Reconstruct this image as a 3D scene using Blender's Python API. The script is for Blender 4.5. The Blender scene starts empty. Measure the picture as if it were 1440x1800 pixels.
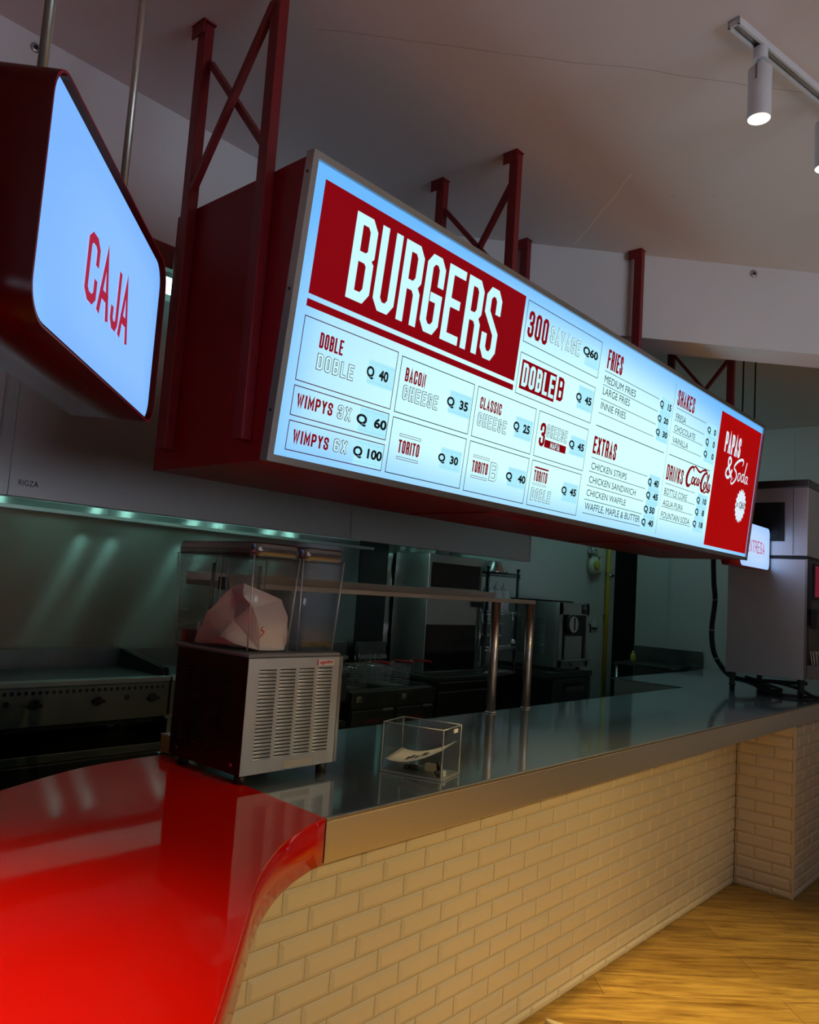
import bpy, bmesh, math, random
from mathutils import Vector, Matrix

random.seed(7)
C = bpy.context.scene.collection
SC = bpy.context.scene
PI = math.pi

# ------------------------------------------------------------------ camera, exposure, world
cam_d = bpy.data.cameras.new('camera')
cam = bpy.data.objects.new('camera', cam_d)
C.objects.link(cam)
right = Vector((0.65999, -0.748342, 0.066304))
down = Vector((0.117171, 0.015357, -0.992993))
fwd = Vector((0.74208, 0.663135, 0.097819))
m = Matrix.Identity(4)
for i in range(3):
    m[i][0], m[i][1], m[i][2] = right[i], -down[i], -fwd[i]
m[0][3], m[1][3], m[2][3] = 0.0, 0.0, 1.6
cam.matrix_world = m
cam_d.sensor_fit = 'HORIZONTAL'
cam_d.sensor_width = 36.0
cam_d.lens = 36.0 * 1378.0 / 1440.0
cam_d.clip_start = 0.02
cam_d.clip_end = 60
SC.camera = cam
SC.view_settings.view_transform = 'Standard'
SC.view_settings.look = 'None'
SC.view_settings.exposure = 0.0
SC.view_settings.gamma = 1.0
SC.view_settings.use_curve_mapping = False
SC.cycles.max_bounces = 10
SC.cycles.transparent_max_bounces = 24
SC.cycles.sample_clamp_indirect = 4.0
SC.cycles.caustics_reflective = False
SC.cycles.caustics_refractive = False

w = bpy.data.worlds.new('world')
SC.world = w
w.use_nodes = True
# outside: glow added below the horizon to light the ceiling, kept dim above
wn_, wl_ = w.node_tree.nodes, w.node_tree.links
wtc = wn_.new('ShaderNodeTexCoord')
wsp = wn_.new('ShaderNodeSeparateXYZ')
wl_.new(wtc.outputs['Generated'], wsp.inputs[0])
wrp = wn_.new('ShaderNodeValToRGB')
wrp.color_ramp.elements[0].position = 0.47; wrp.color_ramp.elements[0].color = (3.8, 4.2, 5.1, 1)
wrp.color_ramp.elements[1].position = 0.53; wrp.color_ramp.elements[1].color = (0.10, 0.13, 0.18, 1)
wmr = wn_.new('ShaderNodeMapRange')
wmr.inputs['From Min'].default_value = -1.0
wl_.new(wsp.outputs[2], wmr.inputs['Value'])
wl_.new(wmr.outputs[0], wrp.inputs['Fac'])
wl_.new(wrp.outputs[0], wn_['Background'].inputs[0])
wn_['Background'].inputs[1].default_value = 1.0

WARM = (1.0, 0.72, 0.27)
TEAL = (0.42, 1.0, 0.94)
SPOT_W = 110.0
TUBE_E = 5.5
HOOD_E = 36.0


# ------------------------------------------------------------------ materials
def nt(name):
    mt = bpy.data.materials.new(name)
    mt.use_nodes = True
    return mt, mt.node_tree.nodes, mt.node_tree.links


def P(name, col, rough=0.5, metal=0.0, coat=0.0, spec=0.5, noise=None, bump=None, sheen=0):
    """plain principled surface; noise=(scale, amount) mottles the colour, bump=(scale, strength, stretch)"""
    mt, n, l = nt(name)
    b = n['Principled BSDF']
    b.inputs['Base Color'].default_value = (*col, 1)
    b.inputs['Roughness'].default_value = rough
    b.inputs['Metallic'].default_value = metal
    b.inputs['Coat Weight'].default_value = coat
    b.inputs['Coat Roughness'].default_value = 0.04
    b.inputs['Specular IOR Level'].default_value = spec
    tc = n.new('ShaderNodeTexCoord')
    if noise:
        t = n.new('ShaderNodeTexNoise')
        t.inputs['Scale'].default_value = noise[0]
        t.inputs['Detail'].default_value = 5
        l.new(tc.outputs['Object'], t.inputs['Vector'])
        mx = n.new('ShaderNodeMix'); mx.data_type = 'RGBA'
        a = noise[1]
        mx.inputs[6].default_value = (*[c * (1 - a) for c in col], 1)
        mx.inputs[7].default_value = (*[min(1, c * (1 + a)) for c in col], 1)
        l.new(t.outputs['Fac'], mx.inputs[0])
        l.new(mx.outputs[2], b.inputs['Base Color'])
    if bump:
        mp = n.new('ShaderNodeMapping')
        mp.inputs['Scale'].default_value = bump[2] if len(bump) > 2 else (1, 1, 1)
        l.new(tc.outputs['Object'], mp.inputs['Vector'])
        t2 = n.new('ShaderNodeTexNoise')
        t2.inputs['Scale'].default_value = bump[0]
        t2.inputs['Detail'].default_value = 3
        l.new(mp.outputs[0], t2.inputs['Vector'])
        bp = n.new('ShaderNodeBump')
        bp.inputs['Strength'].default_value = bump[1]
        bp.inputs['Distance'].default_value = bump[3] if len(bump) > 3 else 0.01
        l.new(t2.outputs['Fac'], bp.inputs['Height'])
        l.new(bp.outputs[0], b.inputs['Normal'])
    return mt


def E_(name, col, strength=1.0, base=None):
    mt, n, l = nt(name)
    b = n['Principled BSDF']
    b.inputs['Base Color'].default_value = (*(base or (0.02, 0.02, 0.02)), 1)
    b.inputs['Roughness'].default_value = 0.5
    b.inputs['Specular IOR Level'].default_value = 0.08
    b.inputs['Emission Color'].default_value = (*col, 1)
    b.inputs['Emission Strength'].default_value = strength
    return mt


def brushed(name, col, rough, aniso=0.0, tangent=(1, 0, 0), wave=0.0, wscale=2.0, streak=(1, 1, 60), vary=0.2):
    """stainless steel: fine brush lines vary the roughness, a slow wave bends the reflections"""
    mt, n, l = nt(name)
    b = n['Principled BSDF']
    b.inputs['Base Color'].default_value = (*col, 1)
    b.inputs['Metallic'].default_value = 1.0
    b.inputs['Roughness'].default_value = rough
    tc = n.new('ShaderNodeTexCoord')
    mp = n.new('ShaderNodeMapping')
    mp.inputs['Scale'].default_value = streak
    l.new(tc.outputs['Object'], mp.inputs['Vector'])
    t = n.new('ShaderNodeTexNoise'); t.inputs['Scale'].default_value = 8; t.inputs['Detail'].default_value = 4
    l.new(mp.outputs[0], t.inputs['Vector'])
    mr = n.new('ShaderNodeMapRange')
    mr.inputs['To Min'].default_value = rough * (1 - vary)
    mr.inputs['To Max'].default_value = rough * (1 + vary)
    l.new(t.outputs['Fac'], mr.inputs['Value'])
    l.new(mr.outputs[0], b.inputs['Roughness'])
    if aniso:
        b.inputs['Anisotropic'].default_value = aniso
        cx = n.new('ShaderNodeCombineXYZ')
        for i in range(3):
            cx.inputs[i].default_value = tangent[i]
        l.new(cx.outputs[0], b.inputs['Tangent'])
    if wave:
        t2 = n.new('ShaderNodeTexNoise'); t2.inputs['Scale'].default_value = wscale; t2.inputs['Detail'].default_value = 1
        l.new(tc.outputs['Object'], t2.inputs['Vector'])
        bp = n.new('ShaderNodeBump'); bp.inputs['Strength'].default_value = wave; bp.inputs['Distance'].default_value = 0.05
        l.new(t2.outputs['Fac'], bp.inputs['Height'])
        l.new(bp.outputs[0], b.inputs['Normal'])
    return mt


def clear(name, tint=(0.93, 0.95, 0.95), fres=1.35, add=0.02, rough=0.03, power=4.0):
    mt, n, l = nt(name)
    n.remove(n['Principled BSDF'])
    out = n['Material Output']
    tr = n.new('ShaderNodeBsdfTransparent'); tr.inputs[0].default_value = (*tint, 1)
    gl = n.new('ShaderNodeBsdfGlossy'); gl.inputs['Roughness'].default_value = rough
    gl.inputs['Color'].default_value = (0.9, 0.92, 0.92, 1)
    fr = n.new('ShaderNodeLayerWeight'); fr.inputs['Blend'].default_value = 0.5
    pw = n.new('ShaderNodeMath'); pw.operation = 'POWER'; pw.inputs[1].default_value = power
    l.new(fr.outputs['Facing'], pw.inputs[0])
    ad = n.new('ShaderNodeMath'); ad.operation = 'MULTIPLY_ADD'; ad.inputs[1].default_value = fres - 1.0; ad.inputs[2].default_value = add; ad.use_clamp = True
    l.new(pw.outputs[0], ad.inputs[0])
    mx = n.new('ShaderNodeMixShader')
    l.new(ad.outputs[0], mx.inputs[0]); l.new(tr.outputs[0], mx.inputs[1]); l.new(gl.outputs[0], mx.inputs[2])
    l.new(mx.outputs[0], out.inputs['Surface'])
    return mt


def wood_floor():
    mt, n, l = nt('wood_plank_tile')
    b = n['Principled BSDF']
    tc = n.new('ShaderNodeTexCoord')
    mp = n.new('ShaderNodeMapping'); mp.inputs['Rotation'].default_value = (0, 0, math.radians(45.5))
    mp.inputs['Location'].default_value = (0.11, 0.055, 0)
    l.new(tc.outputs['Object'], mp.inputs['Vector'])
    br = n.new('ShaderNodeTexBrick')
    br.offset = 0.37
    br.inputs['Scale'].default_value = 1.0
    br.inputs['Brick Width'].default_value = 1.2
    br.inputs['Row Height'].default_value = 0.2
    br.inputs['Mortar Size'].default_value = 0.0016
    br.inputs['Mortar Smooth'].default_value = 0.1
    br.inputs['Color1'].default_value = (0.48, 0.29, 0.065, 1)
    br.inputs['Color2'].default_value = (0.64, 0.41, 0.10, 1)
    br.inputs['Mortar'].default_value = (0.22, 0.13, 0.05, 1)
    l.new(mp.outputs[0], br.inputs['Vector'])
    mg = n.new('ShaderNodeMapping'); mg.inputs['Scale'].default_value = (1.3, 13, 1)
    l.new(mp.outputs[0], mg.inputs['Vector'])
    ns = n.new('ShaderNodeTexNoise'); ns.inputs['Scale'].default_value = 2.4; ns.inputs['Detail'].default_value = 8
    ns.inputs['Roughness'].default_value = 0.65
    ns.inputs['Distortion'].default_value = 0.6
    l.new(mg.outputs[0], ns.inputs['Vector'])
    rp = n.new('ShaderNodeValToRGB')
    rp.color_ramp.elements[0].position = 0.30; rp.color_ramp.elements[0].color = (0.36, 0.27, 0.17, 1)
    rp.color_ramp.elements[1].position = 0.62; rp.color_ramp.elements[1].color = (1.0, 1.0, 1.0, 1)
    l.new(ns.outputs['Fac'], rp.inputs['Fac'])
    mx = n.new('ShaderNodeMix'); mx.data_type = 'RGBA'; mx.blend_type = 'MULTIPLY'; mx.inputs[0].default_value = 1
    l.new(br.outputs['Color'], mx.inputs[6]); l.new(rp.outputs['Color'], mx.inputs[7])
    l.new(mx.outputs[2], b.inputs['Base Color'])
    b.inputs['Roughness'].default_value = 0.42
    bp = n.new('ShaderNodeBump'); bp.inputs['Strength'].default_value = 0.25; bp.inputs['Distance'].default_value = 0.003
    l.new(ns.outputs['Fac'], bp.inputs['Height'])
    l.new(bp.outputs[0], b.inputs['Normal'])
    return mt


def plaster(name, col, pits=True):
    """painted concrete with small scattered pits"""
    mt, n, l = nt(name)
    b = n['Principled BSDF']
    b.inputs['Roughness'].default_value = 0.85
    tc = n.new('ShaderNodeTexCoord')
    t = n.new('ShaderNodeTexNoise'); t.inputs['Scale'].default_value = 1.7; t.inputs['Detail'].default_value = 5
    l.new(tc.outputs['Object'], t.inputs['Vector'])
    mx = n.new('ShaderNodeMix'); mx.data_type = 'RGBA'
    mx.inputs[6].default_value = (*[c * 0.93 for c in col], 1); mx.inputs[7].default_value = (*col, 1)
    l.new(t.outputs['Fac'], mx.inputs[0])
    src = mx.outputs[2]
    if pits:
        v = n.new('ShaderNodeTexVoronoi'); v.inputs['Scale'].default_value = 16
        l.new(tc.outputs['Object'], v.inputs['Vector'])
        nz = n.new('ShaderNodeTexNoise'); nz.inputs['Scale'].default_value = 4
        l.new(tc.outputs['Object'], nz.inputs['Vector'])
        th = n.new('ShaderNodeMapRange')
        th.inputs['From Min'].default_value = 0.55; th.inputs['From Max'].default_value = 0.75
        th.inputs['To Min'].default_value = 0.0; th.inputs['To Max'].default_value = 0.09
        l.new(nz.outputs['Fac'], th.inputs['Value'])
        lt = n.new('ShaderNodeMath'); lt.operation = 'LESS_THAN'
        l.new(v.outputs['Distance'], lt.inputs[0]); l.new(th.outputs[0], lt.inputs[1])
        m2 = n.new('ShaderNodeMix'); m2.data_type = 'RGBA'
        m2.inputs[7].default_value = (*[c * 0.25 for c in col], 1)
        l.new(lt.outputs[0], m2.inputs[0]); l.new(src, m2.inputs[6])
        src = m2.outputs[2]
    l.new(src, b.inputs['Base Color'])
    t3 = n.new('ShaderNodeTexNoise'); t3.inputs['Scale'].default_value = 30
    l.new(tc.outputs['Object'], t3.inputs['Vector'])
    bp = n.new('ShaderNodeBump'); bp.inputs['Strength'].default_value = 0.08; bp.inputs['Distance'].default_value = 0.01
    l.new(t3.outputs['Fac'], bp.inputs['Height']); l.new(bp.outputs[0], b.inputs['Normal'])
    return mt


def lightbox(name, mid, edge, W, H, cx, cy, reach):
    """translucent acrylic lit from inside: the LEDs behind give less towards the rim (UV in metres)"""
    mt, n, l = nt(name)
    b = n['Principled BSDF']
    b.inputs['Base Color'].default_value = (0.05, 0.05, 0.05, 1)
    b.inputs['Roughness'].default_value = 0.12
    uv = n.new('ShaderNodeUVMap')
    sp = n.new('ShaderNodeSeparateXYZ'); l.new(uv.outputs[0], sp.inputs[0])

    def mth(op, a, c=None):
        q = n.new('ShaderNodeMath'); q.operation = op
        for i, x in ((0, a), (1, c)):
            if x is None:
                continue
            if isinstance(x, (int, float)):
                q.inputs[i].default_value = x
            else:
                l.new(x, q.inputs[i])
        return q.outputs[0]
    dx = mth('MULTIPLY', mth('SUBTRACT', sp.outputs[0], cx), 1.0 / (W * 0.62))
    dy = mth('MULTIPLY', mth('SUBTRACT', sp.outputs[1], cy), 1.0 / (H * 0.80))
    r2 = mth('ADD', mth('MULTIPLY', dx, dx), mth('MULTIPLY', dy, dy))
    e1 = mth('MINIMUM', sp.outputs[0], mth('SUBTRACT', W, sp.outputs[0]))
    e2 = mth('MINIMUM', sp.outputs[1], mth('SUBTRACT', H, sp.outputs[1]))
    ed = n.new('ShaderNodeMapRange'); ed.interpolation_type = 'SMOOTHSTEP'
    ed.inputs['From Max'].default_value = reach
    ed.inputs['To Min'].default_value = 0.45
    l.new(mth('MINIMUM', e1, e2), ed.inputs['Value'])
    mr = n.new('ShaderNodeMapRange'); mr.interpolation_type = 'SMOOTHSTEP'
    mr.inputs['From Min'].default_value = 1.15; mr.inputs['From Max'].default_value = 0.1
    l.new(r2, mr.inputs['Value'])
    f = mth('MULTIPLY', mr.outputs[0], ed.outputs[0])
    mx = n.new('ShaderNodeMix'); mx.data_type = 'RGBA'
    mx.inputs[6].default_value = (*edge, 1); mx.inputs[7].default_value = (*mid, 1)
    l.new(f, mx.inputs[0])
    l.new(mx.outputs[2], b.inputs['Emission Color'])
    b.inputs['Emission Strength'].default_value = 1.0
    return mt


M = {}
M['ceiling'] = plaster('white_painted_ceiling', (0.74, 0.72, 0.71))
M['beam'] = plaster('white_painted_concrete', (0.74, 0.73, 0.72))
M['wall'] = plaster('pale_wall_paint', (0.62, 0.64, 0.62), pits=False)
M['hallwall'] = P('beige_wall_paint', (0.55, 0.47, 0.36), 0.8)
M['darkwall'] = P('dark_passage_paint', (0.03, 0.035, 0.035), 0.8)  # gloom of the unlit passage put into the wall colour
M['kfloor'] = P('grey_kitchen_floor', (0.16, 0.16, 0.16), 0.5, noise=(6, 0.2))
M['floor'] = wood_floor()
M['tile'] = P('cream_glazed_tile', (0.80, 0.74, 0.64), 0.22, spec=0.5, noise=(3, 0.03))
M['grout'] = P('grey_grout', (0.42, 0.37, 0.30), 0.9)
M['red'] = P('red_gloss_lacquer', (0.72, 0.006, 0.002), 0.4, coat=0.8, spec=0.0)
M['redmetal'] = P('dark_red_paint', (0.24, 0.004, 0.007), 0.38, spec=0.25, noise=(2, 0.1))
M['redpost'] = P('red_steel_paint', (0.20, 0.005, 0.009), 0.45, noise=(20, 0.15))
M['alu'] = brushed('brushed_aluminium', (0.46, 0.43, 0.39), 0.36)
M['steeltop'] = brushed('polished_steel_top', (0.56, 0.62, 0.68), 0.085, wave=0.010, wscale=2.2, streak=(1, 30, 1))
def two_lobe(mt, amount, rough):
    """handled steel: part of the sheet is polished, part scuffed"""
    n, l = mt.node_tree.nodes, mt.node_tree.links
    b = n['Principled BSDF']
    b2 = n.new('ShaderNodeBsdfPrincipled')
    b2.inputs['Base Color'].default_value = b.inputs['Base Color'].default_value
    b2.inputs['Metallic'].default_value = 1.0
    b2.inputs['Roughness'].default_value = rough
    mx = n.new('ShaderNodeMixShader'); mx.inputs[0].default_value = amount
    l.new(b.outputs[0], mx.inputs[1]); l.new(b2.outputs[0], mx.inputs[2])
    l.new(mx.outputs[0], n['Material Output'].inputs['Surface'])


two_lobe(M['steeltop'], 0.22, 0.45)
M['steelband'] = brushed('brushed_steel_band', (0.92, 0.91, 0.89), 0.36, aniso=0.6, tangent=(1, 0, 0), streak=(1, 1, 40))
M['steel'] = brushed('stainless_steel', (0.62, 0.62, 0.61), 0.30, streak=(40, 40, 1))
M['steelhood'] = brushed('hood_steel', (0.60, 0.60, 0.60), 0.30, aniso=0.5, tangent=(1, 0, 0), wave=0.05, wscale=1.6, streak=(1, 1, 30))
two_lobe(M['steelhood'], 0.5, 0.7)
M['steelwall'] = brushed('wall_steel', (0.55, 0.57, 0.57), 0.26, aniso=1.0, tangent=(0.08, 0, 0.995), wave=0.014, wscale=3.0, streak=(1, 1, 30), vary=0.03)
M['steelfront'] = P('dull_front_steel', (0.26, 0.27, 0.27), 0.36, metal=1.0, noise=(4, 0.15))
M['steeldark'] = P('worn_griddle_steel', (0.20, 0.21, 0.21), 0.34, metal=1.0, noise=(9, 0.3))
M['blackmetal'] = P('black_enamel', (0.012, 0.012, 0.013), 0.3)
M['black'] = P('black_plastic', (0.010, 0.010, 0.011), 0.45)
M['darkglass'] = P('black_oven_glass', (0.004, 0.004, 0.005), 0.08)
M['grey'] = P('grey_plastic', (0.20, 0.20, 0.21), 0.5)
M['white'] = P('white_lamp_paint', (0.72, 0.72, 0.72), 0.4)
M['whiteplastic'] = P('white_plastic', (0.75, 0.76, 0.76), 0.5)
M['paper'] = P('white_paper', (0.62, 0.61, 0.60), 0.8)
M['paperpink'] = P('white_waxed_paper', (0.78, 0.66, 0.62), 0.7)
M['ink'] = P('dark_ink', (0.03, 0.03, 0.035), 0.6)
M['redink'] = P('red_ink', (0.5, 0.01, 0.02), 0.5)
M['dimred'] = P('faded_red_print', (0.20, 0.012, 0.02), 0.6)
M['redplastic'] = P('red_plastic', (0.45, 0.008, 0.012), 0.35)
M['yellow'] = P('yellow_paint', (0.62, 0.42, 0.03), 0.45)
M['yellowplastic'] = P('yellow_plastic', (0.60, 0.55, 0.06), 0.5)
M['cream'] = P('cream_plastic', (0.70, 0.68, 0.55), 0.5)
M['cardboard'] = P('tan_tray', (0.50, 0.33, 0.12), 0.45)
M['beige'] = P('beige_canvas', (0.58, 0.50, 0.38), 0.9, noise=(60, 0.2))
M['pipe'] = P('galvanised_pipe', (0.50, 0.48, 0.44), 0.32, metal=0.8, noise=(25, 0.15))
M['chrome'] = P('chrome', (0.75, 0.75, 0.76), 0.12, metal=1.0)
M['clear'] = clear('clear_bowl_plastic', (0.94, 0.945, 0.945), 1.45, 0.022, power=2.6)
M['lidclear'] = clear('clear_lid_plastic', (0.70, 0.64, 0.655), 1.6, 0.13, 0.22, power=2.0)
M['acrylic'] = clear('clear_acrylic', (0.93, 0.94, 0.945), 1.3, 0.03)
M['edge'] = clear('acrylic_edge', (0.74, 0.78, 0.78), 1.5, 0.36, 0.4)
M['tub'] = clear('frosted_tub', (0.55, 0.60, 0.60), 1.3, 0.15, 0.4)
M['bottle'] = P('milky_bottle_plastic', (0.84, 0.90, 0.92), 0.45)
M['menu_face'] = lightbox('lit_menu_panel', (0.67, 1.06, 1.06), (0.13, 0.47, 1.03), 3.60, 0.814, 1.75, 0.24, 0.16)
M['vinyl_red'] = E_('lit_red_vinyl', (0.225, 0.0003, 0.0035), 1.0, (0.03, 0.001, 0.002))
M['vinyl_red_bright'] = E_('lit_bright_red_vinyl', (0.38, 0.0005, 0.001), 1.0, (0.04, 0.001, 0.001))
M['vinyl_line'] = E_('lit_dark_red_vinyl', (0.07, 0.003, 0.014), 1.0)
M['vinyl_black'] = P('black_vinyl', (0.008, 0.010, 0.012), 0.5)
M['vinyl_white'] = E_('lit_white_vinyl', (0.58, 0.97, 1.02), 1.0)
M['vinyl_whiter'] = E_('lit_plain_white_vinyl', (0.72, 0.86, 0.96), 1.0)
M['strip'] = E_('lit_price_strip', (0.42, 0.86, 1.0), 1.0)
M['stripline'] = E_('lit_price_strip_edge', (0.33, 0.72, 0.88), 1.0)
M['caja_face'] = lightbox('lit_cashier_panel', (0.25, 0.53, 1.06), (0.19, 0.45, 1.03), 0.775, 0.385, 0.5, 0.16, 0.09)
M['caja_ink'] = E_('lit_crimson_vinyl', (0.40, 0.012, 0.045), 1.0)
M['entrega_face'] = lightbox('lit_pickup_panel', (0.50, 0.68, 1.02), (0.34, 0.58, 1.02), 0.546, 0.268, 0.27, 0.13, 0.08)
M['entrega_ink'] = E_('lit_pink_vinyl', (0.45, 0.03, 0.09), 1.0)
M['tube'] = E_('lit_kitchen_tube', TEAL, TUBE_E)
M['bulb'] = E_('lit_hood_bulb', (0.42, 1.0, 0.84), HOOD_E)
M['lens'] = E_('lit_spot_lens', (1.0, 0.93, 0.66), 5.0)
M['screen'] = E_('lit_red_screen', (0.13, 0.006, 0.018), 1.0)


# ------------------------------------------------------------------ object helpers
def tag(o, label=None, cat=None, group=None, kind=None):
    if label: o['label'] = label
    if cat: o['category'] = cat
    if group: o['group'] = group
    if kind: o['kind'] = kind
    return o


def thing(name, label, cat, loc=(0, 0, 0), group=None):
    o = bpy.data.objects.new(name, None)
    o.empty_display_size = 0.05
    C.objects.link(o)
    o.location = loc
    return tag(o, label, cat, group)


def origin(p):
    v = Vector((0, 0, 0))
    while p is not None:
        v += p.location
        p = p.parent
    return v


class MB:
    """collects shapes (world coordinates) and links them as one mesh object"""
    def __init__(s):
        s.v, s.f, s.mi, s.sm, s.uv = [], [], [], [], {}

    def add(s, vs, fs, mi=0, smooth=False):
        k = len(s.v)
        s.v += [Vector(p) for p in vs]
        for f in fs:
            s.f.append([k + i for i in f]); s.mi.append(mi); s.sm.append(smooth)
        return s

    def box(s, x0, x1, y0, y1, z0, z1, mi=0):
        vs = [(x, y, z) for z in (z0, z1) for y in (y0, y1) for x in (x0, x1)]
        return s.add(vs, [(0, 2, 3, 1), (4, 5, 7, 6), (0, 1, 5, 4), (2, 6, 7, 3), (0, 4, 6, 2), (1, 3, 7, 5)], mi)

    def obox(s, o, a, b, c, mi=0):
        """box from corner o along vectors a, b, c"""
        o, a, b, c = Vector(o), Vector(a), Vector(b), Vector(c)
        vs = [o, o + a, o + b, o + a + b, o + c, o + a + c, o + b + c, o + a + b + c]
        return s.add(vs, [(0, 2, 3, 1), (4, 5, 7, 6), (0, 1, 5, 4), (2, 6, 7, 3), (0, 4, 6, 2), (1, 3, 7, 5)], mi)

    def bar(s, p, q, w_, h_, up=(0, 0, 1), mi=0):
        p, q = Vector(p), Vector(q)
        d = (q - p).normalized()
        sx = d.cross(Vector(up))
        if sx.length < 1e-4: sx = d.cross(Vector((1, 0, 0)))
        sx.normalize(); sy = sx.cross(d).normalized()
        return s.obox(p - sx * w_ / 2 - sy * h_ / 2, q - p, sx * w_, sy * h_, mi)

    def ring(s, loops, closed_u=True, cap=(True, True), mi=0, smooth=True):
        n = len(loops[0])
        vs = [p for lp in loops for p in lp]
        fs = []
        for i in range(len(loops) - 1):
            for j in range(n if closed_u else n - 1):
                j2 = (j + 1) % n
                fs.append((i * n + j, i * n + j2, (i + 1) * n + j2, (i + 1) * n + j))
        s.add(vs, fs, mi, smooth)
        if cap[0]: s.add(loops[0], [tuple(reversed(range(n)))], mi)
        if cap[1]: s.add(loops[-1], [tuple(range(n))], mi)
        return s

    def cyl(s, p, q, r, n=16, r2=None, mi=0, cap=(True, True)):
        p, q = Vector(p), Vector(q)
        d = (q - p).normalized()
        a = d.cross(Vector((0, 0, 1)))
        if a.length < 1e-3: a = Vector((1, 0, 0))
        a.normalize(); b = d.cross(a)
        r2 = r if r2 is None else r2
        lo = [[c + (a * math.cos(2 * PI * i / n) + b * math.sin(2 * PI * i / n)) * rr for i in range(n)] for c, rr in ((p, r), (q, r2))]
        return s.ring(lo, cap=cap, mi=mi)

    def lathe(s, base, prof, n=20, axis=(0, 0, 1), mi=0, cap=(True, True)):
        base, d = Vector(base), Vector(axis).normalized()
        a = d.cross(Vector((0, 1, 0)))
        if a.length < 1e-3: a = Vector((1, 0, 0))
        a.normalize(); b = d.cross(a)
        lo = [[base + d * h + (a * math.cos(2 * PI * i / n) + b * math.sin(2 * PI * i / n)) * max(r, 1e-4) for i in range(n)] for r, h in prof]
        return s.ring(lo, cap=cap, mi=mi)

    def tube(s, pts, r, n=8, mi=0, closed=False):
        pts = [Vector(p) for p in pts]
        k = len(pts)
        lo = []
        ref = None
        for i, p in enumerate(pts):
            d = (pts[min(i + 1, k - 1)] - pts[max(i - 1, 0)]).normalized()
            if ref is None:
                ref = d.cross(Vector((0, 0, 1)))
                if ref.length < 1e-3: ref = d.cross(Vector((1, 0, 0)))
            a = (ref - d * ref.dot(d)).normalized(); ref = a
            b = d.cross(a)
            lo.append([p + (a * math.cos(2 * PI * j / n) + b * math.sin(2 * PI * j / n)) * r for j in range(n)])
        return s.ring(lo, mi=mi)

    def prism(s, poly, z0, z1, mi=0, side_mi=None):
        n = len(poly)
        lo = [(x, y, z0) for x, y in poly]; hi = [(x, y, z1) for x, y in poly]
        s.add(lo + hi, [tuple(reversed(range(n))), tuple(range(n, 2 * n))], mi)
        s.add(lo + hi, [(i, (i + 1) % n, n + (i + 1) % n, n + i) for i in range(n)], mi if side_mi is None else side_mi)
        return s

    def extr(s, poly3, vec, mi=0):
        """planar polygon swept along vec"""
        n = len(poly3); vec = Vector(vec)
        a = [Vector(p) for p in poly3]; b = [p + vec for p in a]
        s.add(a + b, [tuple(range(n)), tuple(reversed(range(n, 2 * n)))] + [(i, n + i, n + (i + 1) % n, (i + 1) % n) for i in range(n)], mi)
        return s

    def sphere(s, c, r, n=14, sz=1.0, mi=0):
        prof = [(r * math.sin(PI * i / n), -r * sz * math.cos(PI * i / n)) for i in range(n + 1)]
        return s.lathe(c, prof, n=n * 2, mi=mi, cap=(False, False))

    def build(s, name, mats, parent=None, bevel=0.0, seg=2, solid=0.0, wire=0.0, recalc=True):
        me = bpy.data.meshes.new(name)
        o0 = origin(parent)
        me.from_pydata([p - o0 for p in s.v], [], s.f)
        for x in (mats if isinstance(mats, (list, tuple)) else [mats]):
            me.materials.append(x)
        for p, mi, sm in zip(me.polygons, s.mi, s.sm):
            p.material_index = mi
            p.use_smooth = sm
        bm = bmesh.new(); bm.from_mesh(me)
        bmesh.ops.remove_doubles(bm, verts=bm.verts, dist=1e-6)
        if recalc: bmesh.ops.recalc_face_normals(bm, faces=bm.faces)
        bm.to_mesh(me); bm.free()
        o = bpy.data.objects.new(name, me)
        C.objects.link(o)
        if parent is not None: o.parent = parent
        if bevel:
            md = o.modifiers.new('bevel', 'BEVEL'); md.width = bevel; md.segments = seg; md.limit_method = 'ANGLE'
        if solid:
            md = o.modifiers.new('solid', 'SOLIDIFY'); md.thickness = solid; md.offset = -1
        if wire:
            md = o.modifiers.new('wire', 'WIREFRAME'); md.thickness = wire; md.use_replace = True; md.use_even_offset = False
        return o


def struct(name, mb, mat, **k):
    return tag(mb.build(name, mat, **k), kind='structure')


def rrect(w_, h_, r, n=5):
    """rounded rectangle outline, centred, counter-clockwise"""
    out = []
    for cx, cy, a0 in ((w_ / 2 - r, h_ / 2 - r, 0), (-w_ / 2 + r, h_ / 2 - r, 90), (-w_ / 2 + r, -h_ / 2 + r, 180), (w_ / 2 - r, -h_ / 2 + r, 270)):
        for i in range(n + 1):
            a = math.radians(a0 + 90 * i / n)
            out.append((cx + r * math.cos(a), cy + r * math.sin(a)))
    return out


def smooth_path(pts, n=6):
    """Catmull-Rom through the points"""
    P_ = [Vector(p) for p in pts]
    out = []
    for i in range(len(P_) - 1):
        p0, p1, p2, p3 = P_[max(i - 1, 0)], P_[i], P_[i + 1], P_[min(i + 2, len(P_) - 1)]
        for k in range(n):
            t = k / n
            out.append(0.5 * ((2 * p1) + (p2 - p0) * t + (2 * p0 - 5 * p1 + 4 * p2 - p3) * t * t + (3 * p1 - p0 - 3 * p2 + p3) * t ** 3))
    out.append(P_[-1])
    return out


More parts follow.
